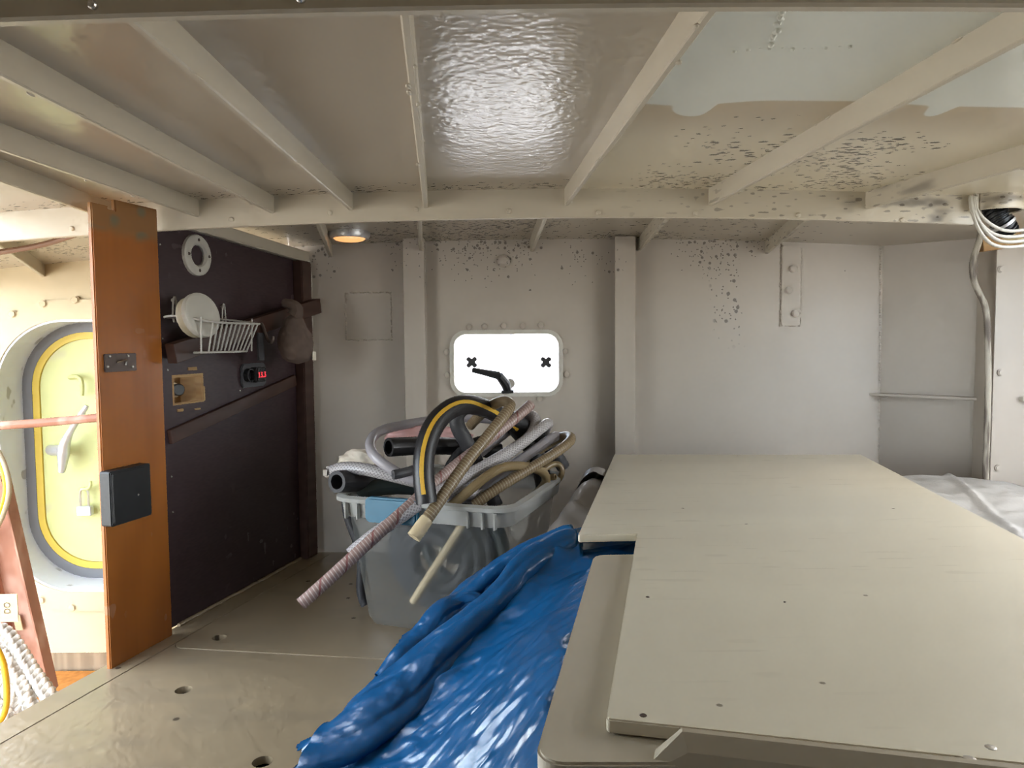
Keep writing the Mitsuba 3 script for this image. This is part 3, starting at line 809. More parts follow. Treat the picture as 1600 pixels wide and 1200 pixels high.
# display
vm = thing('voltage_meter', 'black voltage meter with glowing red digits on the maroon partition', 'meter')
q0, q1 = part_uv(374, 570), part_uv(412, 600)
um, zm = (q0[0] + q1[0]) / 2, (q0[1] + q1[1]) / 2
plate = rrect(q0[0], q1[1] - 0.004, q1[0] + 0.004, q0[1] + 0.002, 0.014)
add('mounting_plate', pmesh(bevel_prism(plate, 0.006, 0.002)), 'mat_grey_plastic', vm)
add('socket', pmesh(moved(lathe([(0.0, 0.002), (0.013, 0.002), (0.013, 0.012), (0.016, 0.012), (0.016, 0.0), (0, 0)], 28), frame((q0[0] + 0.021, zm, 0.006), (1, 0, 0), (0, 1, 0), (0, 0, 1)))), 'mat_black_plastic', vm, smooth=35)
uc = q0[0] + 0.052
ho = add('display_housing', pmesh(bevel_prism(rrect(uc - 0.020, zm - 0.018, uc + 0.020, zm + 0.018, 0.006), 0.026, 0.003)), 'mat_black_plastic', vm)
tm = meshkit.text_mesh('13.3', 0.013, 0.0008)
tm.apply_translation(-tm.bounds.mean(0)); tm.apply_transform(np.diag([0.85, 1, 1, 1.0]))
tm.apply_translation((uc, zm, 0.0268))
scene[vm + '__digits'] = {**mikit.ply(pmesh(tm), 'mat_black_plastic'), 'emitter': {'type': 'area', 'radiance': rgb(0.035, 0.0012, 0.0018)}}
labels[vm + '__digits'] = {'label': 'glowing red digits 13.3'}
# connector dangling inside the square hole
pl_ = thing('plug_connector', 'black and cream plug showing in the square hole of the partition', 'plug')
hc = ((h0[0] + h1[0]) / 2, (h0[1] + h1[1]) / 2)
add('body', pmesh(moved(lathe([(0, 0.0), (0.012, 0.001), (0.013, 0.024), (0.011, 0.028), (0, 0.028)], 20), align((-0.5, 0.05, 0.8), (hc[0] - 0.004, hc[1] - 0.004, -0.030), (0, 1, 0)))), 'mat_black_plastic', pl_, smooth=35)
add('collar', pmesh(moved(lathe([(0, -0.016), (0.012, -0.016), (0.018, -0.008), (0.014, 0.003), (0, 0.003)], 7), align((-0.5, 0.05, 0.8), (hc[0] - 0.004, hc[1] - 0.004, -0.030), (0, 1, 0)))), 'mat_cream_plastic', pl_)
add('cable', wire([pp(hc[0] + 0.005, hc[1] - 0.005, -0.052), pp(hc[0] + 0.012, hc[1] - 0.02, -0.066), pp(hc[0] + 0.012, cav.bounds[1] + 0.008, -0.07)], 0.004), 'mat_yellow_cable', pl_, smooth=40)
# brown cloth bag at the end of the batten
bgk = thing('cloth_bag', 'dark brown cloth bag hanging at the aft end of the batten', 'bag')
gb = pp(part_uv(452, 530, 0.08)[0], part_uv(452, 530, 0.08)[1], 0.095)
ico = trimesh.creation.icosphere(4, 1.0); v = ico.vertices.copy()
fz = v[:, 2]
sx = np.interp(fz, [-1, -0.9, -0.3, 0.2, 0.5, 0.75, 1], [0.3, 0.8, 1.0, 0.92, 0.7, 0.55, 0.42])
lat = np.maximum(np.linalg.norm(v[:, :2], axis=1, keepdims=True), 1e-3)
nz = meshkit.fbm(v * 2.3 + 4, 3, 2)[:, None] - 0.5
xy = v[:, :2] / lat * (np.minimum(lat * 1.6, 1)) * sx[:, None] * (1 + nz * 0.35)
xy[:, 0] += 0.25 * (fz < 0) * (-fz)
ico.vertices = np.c_[xy[:, 0] * 0.048, xy[:, 1] * 0.040, fz * 0.062]
add('pouch', moved(ico, frame(gb, dP, nP, (0, 0, 1))), 'mat_cloth', bgk, smooth=True)
add('neck', tube(spline([gb + [0.0, 0, 0.055], gb + [0.004, 0.004, 0.075], gb + nP * -0.03 + [0, 0, 0.09]], 16), 0.014, 10, rad=np.linspace(0.02, 0.010, 16))[0], 'mat_cloth', bgk, smooth=True)
add('patch', moved(box((0.02, 0.041, -0.042), (0.014, 0.003, 0.022), 0.001), frame(gb, dP, nP, (0, 0, 1))), 'mat_rag', bgk, label='small worn white patch')
ck = thing('coat_hook', 'small dark metal hook under the batten on the partition', 'hook')
u, z = part_uv(408, 518, 0.05)
add('stem', wire([pp(u, z + 0.02, 0.05), pp(u, z, 0.06), pp(u - 0.004, z - 0.02, 0.07), pp(u - 0.012, z - 0.026, 0.085), pp(u - 0.014, z - 0.012, 0.09)], 0.004), 'mat_bronze', ck, smooth=40)
u, z = part_uv(402, 540, 0.05)
add('strap', pmesh(bevel_prism(sbox(u - 0.012, z - 0.035, u + 0.01, z + 0.03), 0.006, 0.001), 0.056), 'mat_black_matte', ck)

# ------------------------------------------------------------------ ceiling lamp (lit, warm)
lq = on_ceiling(546, 371, 0.012)
dl = thing('ceiling_lamp', 'small round cabin lamp glowing warm orange under the deck head', 'lamp')
lm = lathe([(0.040, 0.016), (0.052, 0.016), (0.052, 0.004), (0.048, -0.003), (0.041, -0.003), (0.040, 0.006)], 36)
add('bezel', moved(lm, frame(lq, (1, 0, 0), (0, 1, 0), (0, 0, 1))), 'mat_silver_grey', dl, smooth=35)
ls = lathe([(0, -0.011), (0.024, -0.010), (0.036, -0.007), (0.041, -0.001), (0.041, 0.006), (0, 0.006)], 36); ls = moved(ls, frame(lq, (1, 0, 0), (0, 1, 0), (0, 0, 1)))
scene[dl + '__lens'] = {**mikit.ply(ls, 'mat_white_plastic', smooth=False), 'emitter': {'type': 'area', 'radiance': rgb(0.022, 0.0095, 0.003)}}
labels[dl + '__lens'] = {'label': 'glowing orange lens'}

# ------------------------------------------------------------------ heap on the berth: tarpaulin, wrapped bundles, boards
ZT = 0.905                       # top board surface
ZL = ZT - 0.0125                 # lower board surface
LB = 0.018


def heap(Xl, x1, y0, y1, f, nx=90, ny=90):
    """closed height field on the berth: f(X, Y) -> z"""
    ys_ = np.linspace(y0, y1, ny); V = []
    for y in ys_:
        xs_ = np.linspace(Xl(y), x1(y), nx); V.append(np.stack([xs_, np.full(nx, y), np.zeros(nx)], 1))
    V = np.array(V); V[..., 2] = f(V[..., 0], V[..., 1])
    top = V.reshape(-1, 3); bot = top.copy(); bot[:, 2] = ZB + 0.0015
    N = nx * ny; Fc = []
    I = np.arange(N).reshape(ny, nx)
    a, b, c, d = I[:-1, :-1].ravel(), I[:-1, 1:].ravel(), I[1:, 1:].ravel(), I[1:, :-1].ravel()
    Fc = np.vstack([np.c_[a, b, c], np.c_[a, c, d], np.c_[a, c, b] + N, np.c_[a, d, c] + N])
    rim = np.r_[I[0, :-1], I[:-1, -1], I[-1, :0:-1], I[:0:-1, 0]]; nxt = np.roll(rim, -1)
    Fc = np.vstack([Fc, np.c_[rim, rim + N, nxt + N], np.c_[rim, nxt + N, nxt]])
    return trimesh.Trimesh(np.vstack([top, bot]), Fc, process=False)

HT = ZL - LB - 0.003 - ZB
def roll_z(X, Y):
    d = np.clip((X - (0.02 + 0.40 * (Y - 1.42))) / 0.10, 0, 1)
    e1 = np.clip((Y - 1.31) / 0.13, 0, 1); e2 = np.clip((1.97 - Y) / 0.14, 0, 1); e3 = np.clip((0.80 - X) / 0.1, 0, 1)
    q = lambda t: np.sqrt(np.clip(1 - (1 - t) ** 2, 0, 1))
    w = meshkit.fbm(np.stack([X * 9 + Y * 6, Y * 4 - X * 3, X * 0], -1), 3, 5) - 0.5
    z = ZB + 0.002 + (HT - 0.012 + w * 0.022 * q(d)) * q(d) * q(e1) * q(e2) * q(e3)
    xe = np.interp(Y, [1.1, 1.86], [0.10, 0.26])
    z = z + 0.034 * np.exp(-((X - xe + 0.055) / 0.055) ** 2) * np.clip((Y - 1.38) / 0.15, 0, 1) * q(d) * q(e2)
    z = z + 0.008 * np.abs(meshkit.fbm(np.stack([X * 22 + Y * 14, Y * 9 - X * 7, X * 0], -1), 3, 9) - 0.5) * 2 * q(d)
    return np.where(X > xe - 0.004, np.minimum(z, ZL - 0.003), z)
add('wrapped_bundle', heap(lambda y: 0.02 + 0.40 * (y - 1.42), lambda y: 0.80, 1.31, 1.97, roll_z, 130, 130), 'mat_film', smooth=50,
    label='bulky bundle wrapped in shiny grey plastic film beside the clear tote', category='bundle')
def film2(X, Y):
    w = meshkit.fbm(np.stack([X * 12, Y * 12, X * 0], -1), 3, 8) - 0.5
    z = roll_z(X, Y) + 0.007 + 0.020 * np.exp(-((Y - 1.64) / 0.03) ** 2) + w * 0.012
    xe = np.interp(Y, [1.1, 1.86], [0.10, 0.26])
    return np.where(X > xe - 0.004, np.minimum(z, ZL - 0.0015), z)
fx_, fy_ = np.meshgrid(np.linspace(0, 1, 60), np.linspace(1.60, 1.93, 60))
X_ = 0.05 + 0.40 * (fy_ - 1.42) + fx_ * 0.26; Z_ = film2(X_, fy_ + 0.03 * fx_); I_ = np.arange(3600).reshape(60, 60)
a, b, c, d = I_[:-1, :-1].ravel(), I_[:-1, 1:].ravel(), I_[1:, 1:].ravel(), I_[1:, :-1].ravel()
V = np.stack([X_, fy_ + 0.03 * fx_, Z_], -1).reshape(-1, 3); Fc = np.vstack([np.c_[a, b, c], np.c_[a, c, d]])
add('flap', trimesh.Trimesh(np.vstack([V, V - [0, 0, 0.0012]]), np.vstack([Fc, Fc[:, ::-1] + 3600]), process=False), 'mat_film', 'wrapped_bundle', smooth=True, label='loose upper flap of the plastic film')

def sil_z(X, Y):
    q = lambda t: np.sqrt(np.clip(1 - (1 - np.clip(t, 0, 1)) ** 2, 0, 1))
    w = meshkit.fbm(np.stack([X * 5, Y * 7, X * 0], -1), 3, 11) - 0.5
    w = w + 0.3 * np.exp(-((X - 0.966 - 0.36 * (Y - 1.49)) / 0.008) ** 2) + 0.5 * np.abs(meshkit.fbm(np.stack([X * 12, Y * 20, X * 0], -1), 3, 17) - 0.5)
    return ZB + 0.002 + (0.245 + w * 0.03 - 0.05 * np.clip((X - 1.1) / 0.3, 0, 1)) * q((X - 0.80) / 0.06) * q((Y - 0.85) / 0.2) * q((1.97 - Y) / 0.2)
def sil_x1(y): return float(np.interp(y, [1.45, 1.8, 1.87, 2.0], [1.62, C1[0] - 0.02, C1[0] - 0.05, CX - 0.05]))
add('silver_bundle', heap(lambda y: 0.805, sil_x1, 0.85, 1.97, sil_z, 80, 90), 'mat_silver', smooth=50,
    label='low bundle under silvery grey woven plastic sheet by the right wall', category='bundle')

# blue tarpaulin: its height is taken from points on it
tp = []
def tpt(px, py, z): q = atZ(px, py, z); tp.append((q[0], q[1], z))
Zlow = ZL - LB - 0.004
for px, py, z in [(462, 1172, ZB + .004), (505, 1155, ZB + .012), (560, 1125, ZB + .02), (585, 1075, ZB + .02), (605, 1040, ZB + .03), (640, 985, .66), (700, 935, .72), (760, 893, .765), (830, 858, .80), (900, 828, .845), (985, 848, Zlow - .005),
                  (900, 880, .845), (820, 905, .80), (760, 985, .745), (680, 1060, .70), (600, 1130, .655), (520, 1200, ZB + .02), (925, 905, Zlow), (880, 1000, Zlow - .005), (850, 1100, Zlow - .005), (835, 1200, Zlow - .005),
                  (800, 1050, .80), (730, 1130, .755), (690, 1200, .72), (600, 1200, .67), (640, 1300, .72), (760, 1300, .79), (840, 1400, Zlow - .01), (560, 1300, .66), (760, 1130, .785), (760, 1200, .775)]:
    tpt(px, py, z)
for X, Y in ((0.3, 1.1), (0.3, 0.8), (0.3, 0.5), (0.6, 1.0), (0.6, 0.6), (0.2, 1.25), (0.7, 1.15), (0.75, 0.5)):
    tp.append((X, Y, Zlow - 0.004))
tp = np.array(tp)
rb = RBFInterpolator(tp[:, :2], tp[:, 2], kernel='thin_plate_spline', smoothing=1e-5)
def poly_xy(pts): return np.array([atZ(px, py, z)[:2] for px, py, z in pts])
def seg_dist(P, line):
    best = np.full(len(P), 9.0); side = np.zeros(len(P)); ss = np.zeros(len(P)); L = 0; tot = np.linalg.norm(np.diff(line, axis=0), axis=1).sum()
    for a, b in zip(line[:-1], line[1:]):
        d = b - a; l = np.linalg.norm(d); t = np.clip(((P - a) @ d) / l ** 2, 0, 1); c = a + t[:, None] * d
        r = np.linalg.norm(P - c, axis=1); u = r < best
        best = np.where(u, r, best); ss = np.where(u, (L + t * l) / tot, ss)
        side = np.where(u, np.sign((P - a)[:, 0] * d[1] - (P - a)[:, 1] * d[0]), side); L += l
    return best, side, ss
ridges = [(spline(np.c_[poly_xy([(1000, 850, .86), (930, 872, .85), (850, 900, .83), (790, 960, .79), (720, 1030, .74), (640, 1095, .70), (560, 1165, .66), (500, 1215, .62)]), np.zeros(8)], 60)[:, :2], 0.046, 0.012, 0.050),
          (spline(np.c_[poly_xy([(960, 848, .86), (880, 858, .84), (800, 890, .80), (720, 950, .74), (650, 1020, .69), (600, 1085, .645)]), np.zeros(6)], 60)[:, :2], 0.026, 0.012, 0.024),
          (spline(np.c_[poly_xy([(900, 900, .84), (830, 935, .80), (750, 1000, .755), (660, 1060, .70)]), np.zeros(4)], 60)[:, :2], 0.014, 0.008, 0.014),
          (spline(np.c_[poly_xy([(760, 925, .775), (690, 985, .71), (620, 1060, .66)]), np.zeros(3)], 40)[:, :2], 0.018, 0.009, 0.016),
          (spline(np.c_[poly_xy([(470, 1168, .61), (540, 1150, .63), (600, 1110, .65)]), np.zeros(3)], 40)[:, :2], 0.012, 0.012, 0.02)]
outl = poly_xy([(458, 1172, ZB), (510, 1150, ZB), (556, 1128, ZB + .005), (572, 1085, ZB + .01), (592, 1040, ZB + .03), (628, 985, .66), (690, 935, .72), (750, 893, .765), (815, 858, .80), (890, 822, .845), (960, 815, .865)])
outl = np.vstack([outl, [(0.35, 1.29), (0.82, 1.20), (0.82, 0.38), (-0.35, 0.38), (-0.36, 0.85)], poly_xy([(490, 1210, ZB)])])
op = Polygon(outl).buffer(0)
x0, y0, x1, y1 = op.bounds
g_ = 0.0036
gx, gy = np.meshgrid(np.arange(x0, x1, g_), np.arange(y0, y1, g_))
inside = shapely.contains_xy(op, gx.ravel(), gy.ravel()).reshape(gx.shape)
Pxy = np.c_[gx.ravel(), gy.ravel()]
Zt = rb(Pxy)
for line, amp, wl_, wr2 in ridges:
    d, s, t = seg_dist(Pxy, line)
    wd = np.where(s > 0, wl_, wr2)
    Zt = Zt + amp * np.exp(-(d / wd) ** 2) * np.clip(np.minimum(t * 8, 1), 0, 1)
wv = meshkit.fbm(np.c_[Pxy[:, 0] * 10 + Pxy[:, 1] * 5, Pxy[:, 1] * 14, Pxy[:, 0] * 0], 4, 21) - 0.5
free = np.clip((Zlow + 0.01 - Zt) / 0.05, 0.25, 1)
qq = meshkit.fbm(np.c_[Pxy * 7, Pxy[:, :1] * 0], 3, 31)
cr = np.abs(meshkit.noise(np.c_[Pxy[:, 0] * 16 + qq * 5, Pxy[:, 1] * 40 + qq * 6, Pxy[:, 0] * 0], 3) - 0.5)
fine = meshkit.noise(np.c_[Pxy[:, 0] * 34 + qq * 4, Pxy[:, 1] * 95 + qq * 6, Pxy[:, 0] * 0], 4)
Zt = Zt + wv * 0.024 * free + (0.5 - cr) * 0.009 * free + (fine - 0.5) * 0.0035
cover = np.clip(Zt, ZB + 0.002, None)
under = Pxy[:, 0] > np.interp(Pxy[:, 1], [0.4, 0.57, 1.1, 1.3], [0.0, 0.012, 0.105, 0.12])
cover = np.where(under, np.minimum(cover, Zlow - 0.0015), np.minimum(cover, ZT + 0.01))
cover = np.where((Pxy[:, 1] > 1.07) & (Pxy[:, 0] > 0.09), np.minimum(cover, Zlow + 0.012), cover)
Zg = cover.reshape(gx.shape)
idx = -np.ones(gx.shape, int); idx[inside] = np.arange(inside.sum())
V = np.c_[gx[inside], gy[inside], Zg[inside]]
q = inside[:-1, :-1] & inside[1:, :-1] & inside[:-1, 1:] & inside[1:, 1:]
ii, jj = np.nonzero(q)
a, b, c, d = idx[ii, jj], idx[ii, jj + 1], idx[ii + 1, jj + 1], idx[ii + 1, jj]
tm_ = trimesh.Trimesh(V, np.vstack([np.c_[a, b, c], np.c_[a, c, d]]), process=False)
# a second skin just below gives the sheet thickness
lo = V - [0, 0, 0.0015]; n_ = len(V)
tm_ = trimesh.Trimesh(np.vstack([V, lo]), np.vstack([tm_.faces, tm_.faces[:, ::-1] + n_]), process=False)
add('blue_tarpaulin', tm_, 'mat_tarp', smooth=True, label='crumpled glossy blue tarpaulin draped from under the white boards to the berth', category='tarpaulin')
from scipy.interpolate import RegularGridInterpolator
ztop = RegularGridInterpolator((gy[:, 0], gx[0]), Zg, bounds_error=False, fill_value=None)
def fold(line, w0, w1, lift, seed, pleats):
    n, mth = 150, 41
    p = np.stack([np.interp(np.linspace(0, 1, n), np.linspace(0, 1, len(line)), line[:, k]) for k in range(2)], 1)
    z = ztop(p[:, ::-1]); k_ = np.ones(15) / 15; z = np.convolve(np.pad(z, 7, mode='edge'), k_, 'valid')
    c = np.c_[p, z]; t = np.gradient(c, axis=0); t /= np.linalg.norm(t, axis=1, keepdims=True)
    side = np.cross(t, [0, 0, 1.0]); side /= np.linalg.norm(side, axis=1, keepdims=True); up_ = np.cross(side, t)
    u = np.linspace(0, 1, n); th = np.linspace(-0.25, math.pi + 0.25, mth)
    wd = (w0 + (w1 - w0) * u) * np.clip(u * 10, 0.15, 1) * (1 + 0.25 * np.sin(u * 9 + seed)); V = []
    for i_ in range(n):
        ph = pleats * th + 5.0 * u[i_] + seed
        rad = 1 + 0.22 * np.abs(np.sin(ph)) - 0.10 + 0.10 * (meshkit.noise(np.c_[th * 4, np.full(mth, u[i_] * 26), np.full(mth, seed)], 2) - 0.5)
        V.append(c[i_] + side[i_] * (np.cos(th) * wd[i_] * rad)[:, None] + up_[i_] * (np.sin(th) * lift * (0.6 + 0.4 * np.clip(u[i_] * 6, 0, 1)) * rad)[:, None] - [0, 0, 0.004])
    V = np.array(V); V[..., 2] = np.maximum(V[..., 2], ZB + 0.003)
    xl = np.interp(V[..., 1], [0.56, 1.07], [0.012, 0.105]); V[..., 2] = np.where(V[..., 0] > xl - 0.004, np.minimum(V[..., 2], ZL - LB - 0.001), V[..., 2])
    V = V.reshape(-1, 3); I = np.arange(n * mth).reshape(n, mth)
    a, b, c_, d = I[:-1, :-1].ravel(), I[:-1, 1:].ravel(), I[1:, 1:].ravel(), I[1:, :-1].ravel()
    f_ = np.vstack([np.c_[a, b, c_], np.c_[a, c_, d]])
    m_ = trimesh.Trimesh(V, f_, process=False)
    if m_.face_normals[:, 2].mean() < 0: m_.invert()
    return m_
add('fold', fold(ridges[0][0], 0.014, 0.048, 0.022, 0.3, 2.0), 'mat_tarp', 'blue_tarpaulin', smooth=True)
add('fold', fold(ridges[1][0], 0.014, 0.026, 0.017, 1.7, 1.5), 'mat_tarp', 'blue_tarpaulin', smooth=True)
add('fold', fold(ridges[3][0], 0.008, 0.018, 0.012, 2.6, 1.5), 'mat_tarp', 'blue_tarpaulin', smooth=True)
bt = thing('folded_tarpaulin', 'small blue tarpaulin corner showing beside the silvery bundle', 'tarpaulin')
qb = atZ(1600, 832, 0.862)
add('fold', box(qb + [0.04, -0.02, -0.02], (0.14, 0.1, 0.016), 0.005), 'mat_tarp', bt)

# boards
def bxy(px, py, z=ZT): return tuple(atZ(px, py, z)[:2])
pA, pB = bxy(960, 710), bxy(1345, 710)
pC = bxy(903, 836); pD = bxy(995, 834); pE = bxy(947, 1123)
dr_ = np.array(bxy(1600, 842)) - np.array(pB); 
pF = np.array(pB) + dr_ / np.linalg.norm(dr_) * 1.46
ub = Polygon([pA, pC, pD, pE, bxy(1600, 1193), (pF[0], bxy(1600, 1193)[1] - 0.02), tuple(pF), pB]).buffer(0)
ub = ub.buffer(-0.003).buffer(0.003, quad_segs=4)
ut = thing('upper_board', 'large cream plywood bunk board with a notched corner on top of the heap', 'board')
m = bevel_prism(ub, 0.0115, 0.0012); m.apply_translation((0, 0, ZT - 0.0115)); add('panel', m, 'mat_board', ut)
for px, py, r in ((1012, 933, .0022), (1226, 941, .0016), (1005, 1118, .003), (1548, 1168, .004), (1515, 1186, .0045)):
    q = atZ(px, py, ZT); add('screw', bolt_mesh(r, 0.0008, q, (0, 0, 1)), 'mat_bronze' if px < 1500 else 'mat_steel', ut)
la, lb_ = bxy(928, 866, ZL), bxy(832, 1192, ZL)
lbp = Polygon([la, lb_, (0.70, lb_[1] - 0.01), (0.78, la[1] + 0.01)]).buffer(-0.02).buffer(0.02, quad_segs=8)
ll = thing('lower_board', 'cream board with rounded corners lying beneath the notched board', 'board')
m = bevel_prism(lbp, LB, 0.002); m.apply_translation((0, 0, ZL - LB - 0.0005)); add('panel', m, 'mat_board_old', ll)
# leeboard nearest the camera
k0, k1 = atZ(1066, 1141, ZT + 0.006), atZ(1600, 1200, ZT + 0.001)
d_ = unit(k1 - k0); 
lk = thing('leeboard', 'grey-white plank on edge in the near right corner in front of the boards', 'plank')
Lk = 0.75
m = trimesh.convex.convex_hull(np.array([(0, 0, -0.004), (Lk, 0, -0.004), (0, -0.001, 0), (Lk, -0.001, 0), (-0.03, -0.03, -0.004), (-0.036, -0.034, 0.016), (-0.045, -0.2, -0.004), (-0.045, -0.2, 0.03), (Lk, -0.2, -0.004), (Lk, -0.2, 0.03), (Lk, -0.034, 0.016), (0.004, -0.012, 0.008), (Lk, -0.012, 0.008)]))
dh_ = unit([d_[0], d_[1], 0]); nk = np.array([dh_[1], -dh_[0], 0])
nk = nk if nk[1] < 0 else -nk
zk = unit(np.cross(dh_ * 1.0, -nk) if np.cross(dh_, -nk)[2] > 0 else np.cross(-nk, dh_))
add('plank', moved(m, frame(k0, unit(d_), zk, np.cross(unit(d_), zk))), 'mat_board_old', lk)

# ------------------------------------------------------------------ plastic tote with hoses
RZ = 0.885
L_, R_, FR = atZ(518, 773, RZ), atZ(797, 793, RZ), atZ(903, 738, RZ)
bu = unit((R_ - L_) * [1, 1, 0]); bv = np.array([-bu[1], bu[0], 0.0])
bw, bd = np.linalg.norm((R_ - L_)[:2]), 0.40
Mb = frame([L_[0], L_[1], 0], bu, bv, (0, 0, 1))        # box coordinates: x along the front, y back, z up
def bb(m): return moved(m, Mb)
def wp(x, y, z): return (Mb @ [x, y, z, 1])[:3]
to = thing('plastic_tote', 'translucent plastic storage tote full of hoses on the berth', 'storage tote')
def ringed(z, inset, r=0.04):
    return np.array(rrect(inset, inset, bw - inset, bd - inset, r, 6).exterior.coords)[:-1]
def shell(levels):
    rings = [np.c_[ringed(z, i, r), np.full(len(ringed(z, i, r)), z)] for z, i, r in levels]
    n = len(rings[0]); V = np.vstack(rings); Fc = []
    for k in range(len(rings) - 1):
        for j in range(n):
            a, b = k * n + j, k * n + (j + 1) % n
            Fc += [(a, b, b + n), (a, b + n, a + n)]
    return V, Fc, n
V, Fc, n = shell([(RZ - 0.006, 0.012, 0.04), (RZ - 0.05, 0.016, 0.04), (ZB + 0.02, 0.042, 0.035), (ZB + 0.004, 0.05, 0.03)])
cidx = len(V); V = np.vstack([V, [[bw / 2, bd / 2, ZB + 0.003]]])
for j in range(n): Fc.append((3 * n + j, cidx, 3 * n + (j + 1) % n))
add('body', bb(trimesh.Trimesh(V, np.array(Fc)[:, ::-1], process=False)), 'mat_tote', to, smooth=35)
rimv, rf, n = shell([(RZ - 0.014, 0.012, 0.04), (RZ - 0.003, 0.008, 0.042), (RZ, 0.002, 0.045), (RZ - 0.004, -0.007, 0.05), (RZ - 0.012, -0.007, 0.05), (RZ - 0.014, 0.0, 0.046)])
add('rim', bb(trimesh.Trimesh(rimv, np.array(rf), process=False)), 'mat_rim', to, smooth=40)
bandv, bf, n = shell([(RZ - 0.012, 0.002, 0.046), (RZ - 0.044, 0.006, 0.044), (RZ - 0.046, 0.014, 0.042)])
add('skirt', bb(trimesh.Trimesh(bandv, np.array(bf), process=False)), 'mat_rim', to, smooth=40)
for xx in (0.035, 0.062, bw - 0.085, bw - 0.055, bw - 0.03):
    add('rib', bb(box((xx, -0.001, RZ - 0.029), (0.003, 0.012, 0.032))), 'mat_rim', to)
hx0, hx1 = 0.085, 0.20
hd = rrect(hx0, RZ - 0.047, hx1, RZ + 0.004, 0.012)
m = bevel_prism(hd, 0.018, 0.004); m.apply_transform(np.array([[1, 0, 0, 0], [0, 0, -1, 0.002], [0, 1, 0, 0], [0, 0, 0, 1.0]]))
add('handle', bb(m), 'mat_teal', to, label='teal blue latch handle')

def hose(name, pts, r, mt, label, hollow=0.6, n=80, sides=14, category='hose', group=None):
    k = thing(name, label, category, group)
    p = spline([atY(*q) if not isinstance(q, np.ndarray) else q for q in pts], n)
    m, uv = tube(p, r, sides, hollow)
    add('tube', m, mt, k, smooth=True, uv=uv)
    return k, p
k, p = hose('hose', [(667, 786, 1.36), (662, 745, 1.37), (664, 705, 1.39), (680, 662, 1.43), (710, 636, 1.49), (745, 634, 1.57), (790, 655, 1.66), (830, 700, 1.72), (850, 760, 1.74)], 0.0205, 'mat_black_rubber', 'thick black hose with a yellow stripe arching over the tote front')
t, A, B = frames(p); vv = np.array([-0.05, -1, 0.15])
dirs = np.array([unit(vv - a * np.dot(vv, a)) for a in t]); sd = np.cross(t, dirs)
st = []
for w in (-0.2, -0.07, 0.07, 0.2): st.append(p + (dirs * math.cos(w) + sd * math.sin(w)) * 0.0209)
st = np.array(st)[:, 2:58]; nn = st.shape[1]; Fc = []
for i in range(3):
    for j in range(nn - 1):
        a, b = i * nn + j, (i + 1) * nn + j
        Fc += [(a, a + 1, b), (b, a + 1, b + 1)]
add('stripe', trimesh.Trimesh(st.reshape(-1, 3), np.array(Fc), process=False), 'mat_stripe', k, smooth=True, label='yellow stripe')
hose('hose', [(775, 790, 1.62), (750, 735, 1.60), (728, 690, 1.57), (713, 655, 1.56), (725, 637, 1.57), (755, 638, 1.60), (800, 655, 1.66), (845, 685, 1.72), (880, 730, 1.76)], 0.0165, 'mat_black_matte', 'matt black ribbed hose looped just right of the striped one')
hose('hose', [(830, 672, 1.78), (760, 655, 1.76), (690, 655, 1.72), (625, 665, 1.64), (585, 680, 1.56), (582, 708, 1.50), (620, 738, 1.48), (680, 765, 1.50), (740, 790, 1.54)], 0.0105, 'mat_clear_hose', 'pale clear hose making the big loop at the left of the tote')
k, p = hose('hose', [(512, 741, 1.53), (528, 733, 1.52), (560, 732, 1.50), (620, 745, 1.49), (690, 762, 1.50), (760, 775, 1.54)], 0.013, 'mat_braid_hose', 'grey braided hose with a metal clamp poking out at the left rim')
t = unit(p[0] - p[3])
add('clamp', cat(tube(np.array([p[2], p[0]]), 0.0145, 16)[0], box(p[1] + [-0.004, -0.015, 0.004], (0.010, 0.008, 0.014), 0.002)), 'mat_steel', k, smooth=30, label='metal hose clamp')
hose('hose', [(526, 753, 1.47), (548, 752, 1.51), (580, 752, 1.56), (640, 752, 1.62), (720, 780, 1.66)], 0.0225, 'mat_black_matte', 'short fat black hose with its open end at the tote left corner', 0.68)
hose('hose', [(607, 699, 1.50), (640, 697, 1.54), (700, 697, 1.62), (780, 705, 1.70)], 0.0195, 'mat_black_rubber', 'black pipe with an open end under the pale loop', 0.72)
hose('hose', [(829, 632, 1.68), (795, 662, 1.63), (740, 705, 1.56), (690, 745, 1.49), (640, 790, 1.42), (590, 835, 1.38), (530, 890, 1.34), (470, 944, 1.305)], 0.0118, 'mat_pink_hose', 'long pinkish spiral hose hanging out over the front of the tote to the left')
hose('hose', [(548, 866, 1.385), (590, 832, 1.395), (640, 798, 1.415), (690, 765, 1.47), (745, 735, 1.53), (800, 703, 1.60), (832, 676, 1.66), (836, 655, 1.69), (822, 648, 1.71), (780, 668, 1.75)], 0.0130, 'mat_braid_hose', 'white braided hose running behind the long pinkish hose')
k, p = hose('hose', [(664, 815, 1.345), (690, 778, 1.37), (725, 728, 1.41), (765, 678, 1.46), (791, 645, 1.50), (797, 632, 1.53), (786, 627, 1.56), (760, 640, 1.62), (735, 665, 1.68)], 0.0115, 'mat_tan_hose', 'amber spiral hose hanging over the tote front with a plastic end fitting')
e0, e1 = p[1], p[1] + unit(p[0] - p[4]) * 0.042
add('fitting', cat(tube(np.array([e0, e0 + (e1 - e0) * 0.35, e1]), 0.012, 14, rad=[0.0125, 0.0135, 0.0135])[0]), 'mat_fitting', k, smooth=30, label='cream plastic end fitting')
hose('hose', [(740, 790, 1.50), (790, 755, 1.53), (845, 722, 1.58), (885, 695, 1.63), (892, 684, 1.66), (880, 682, 1.69), (840, 705, 1.72), (790, 745, 1.73)], 0.0112, 'mat_tan_hose', 'tan spiral hose bent into the right-hand loop above the tote rim')
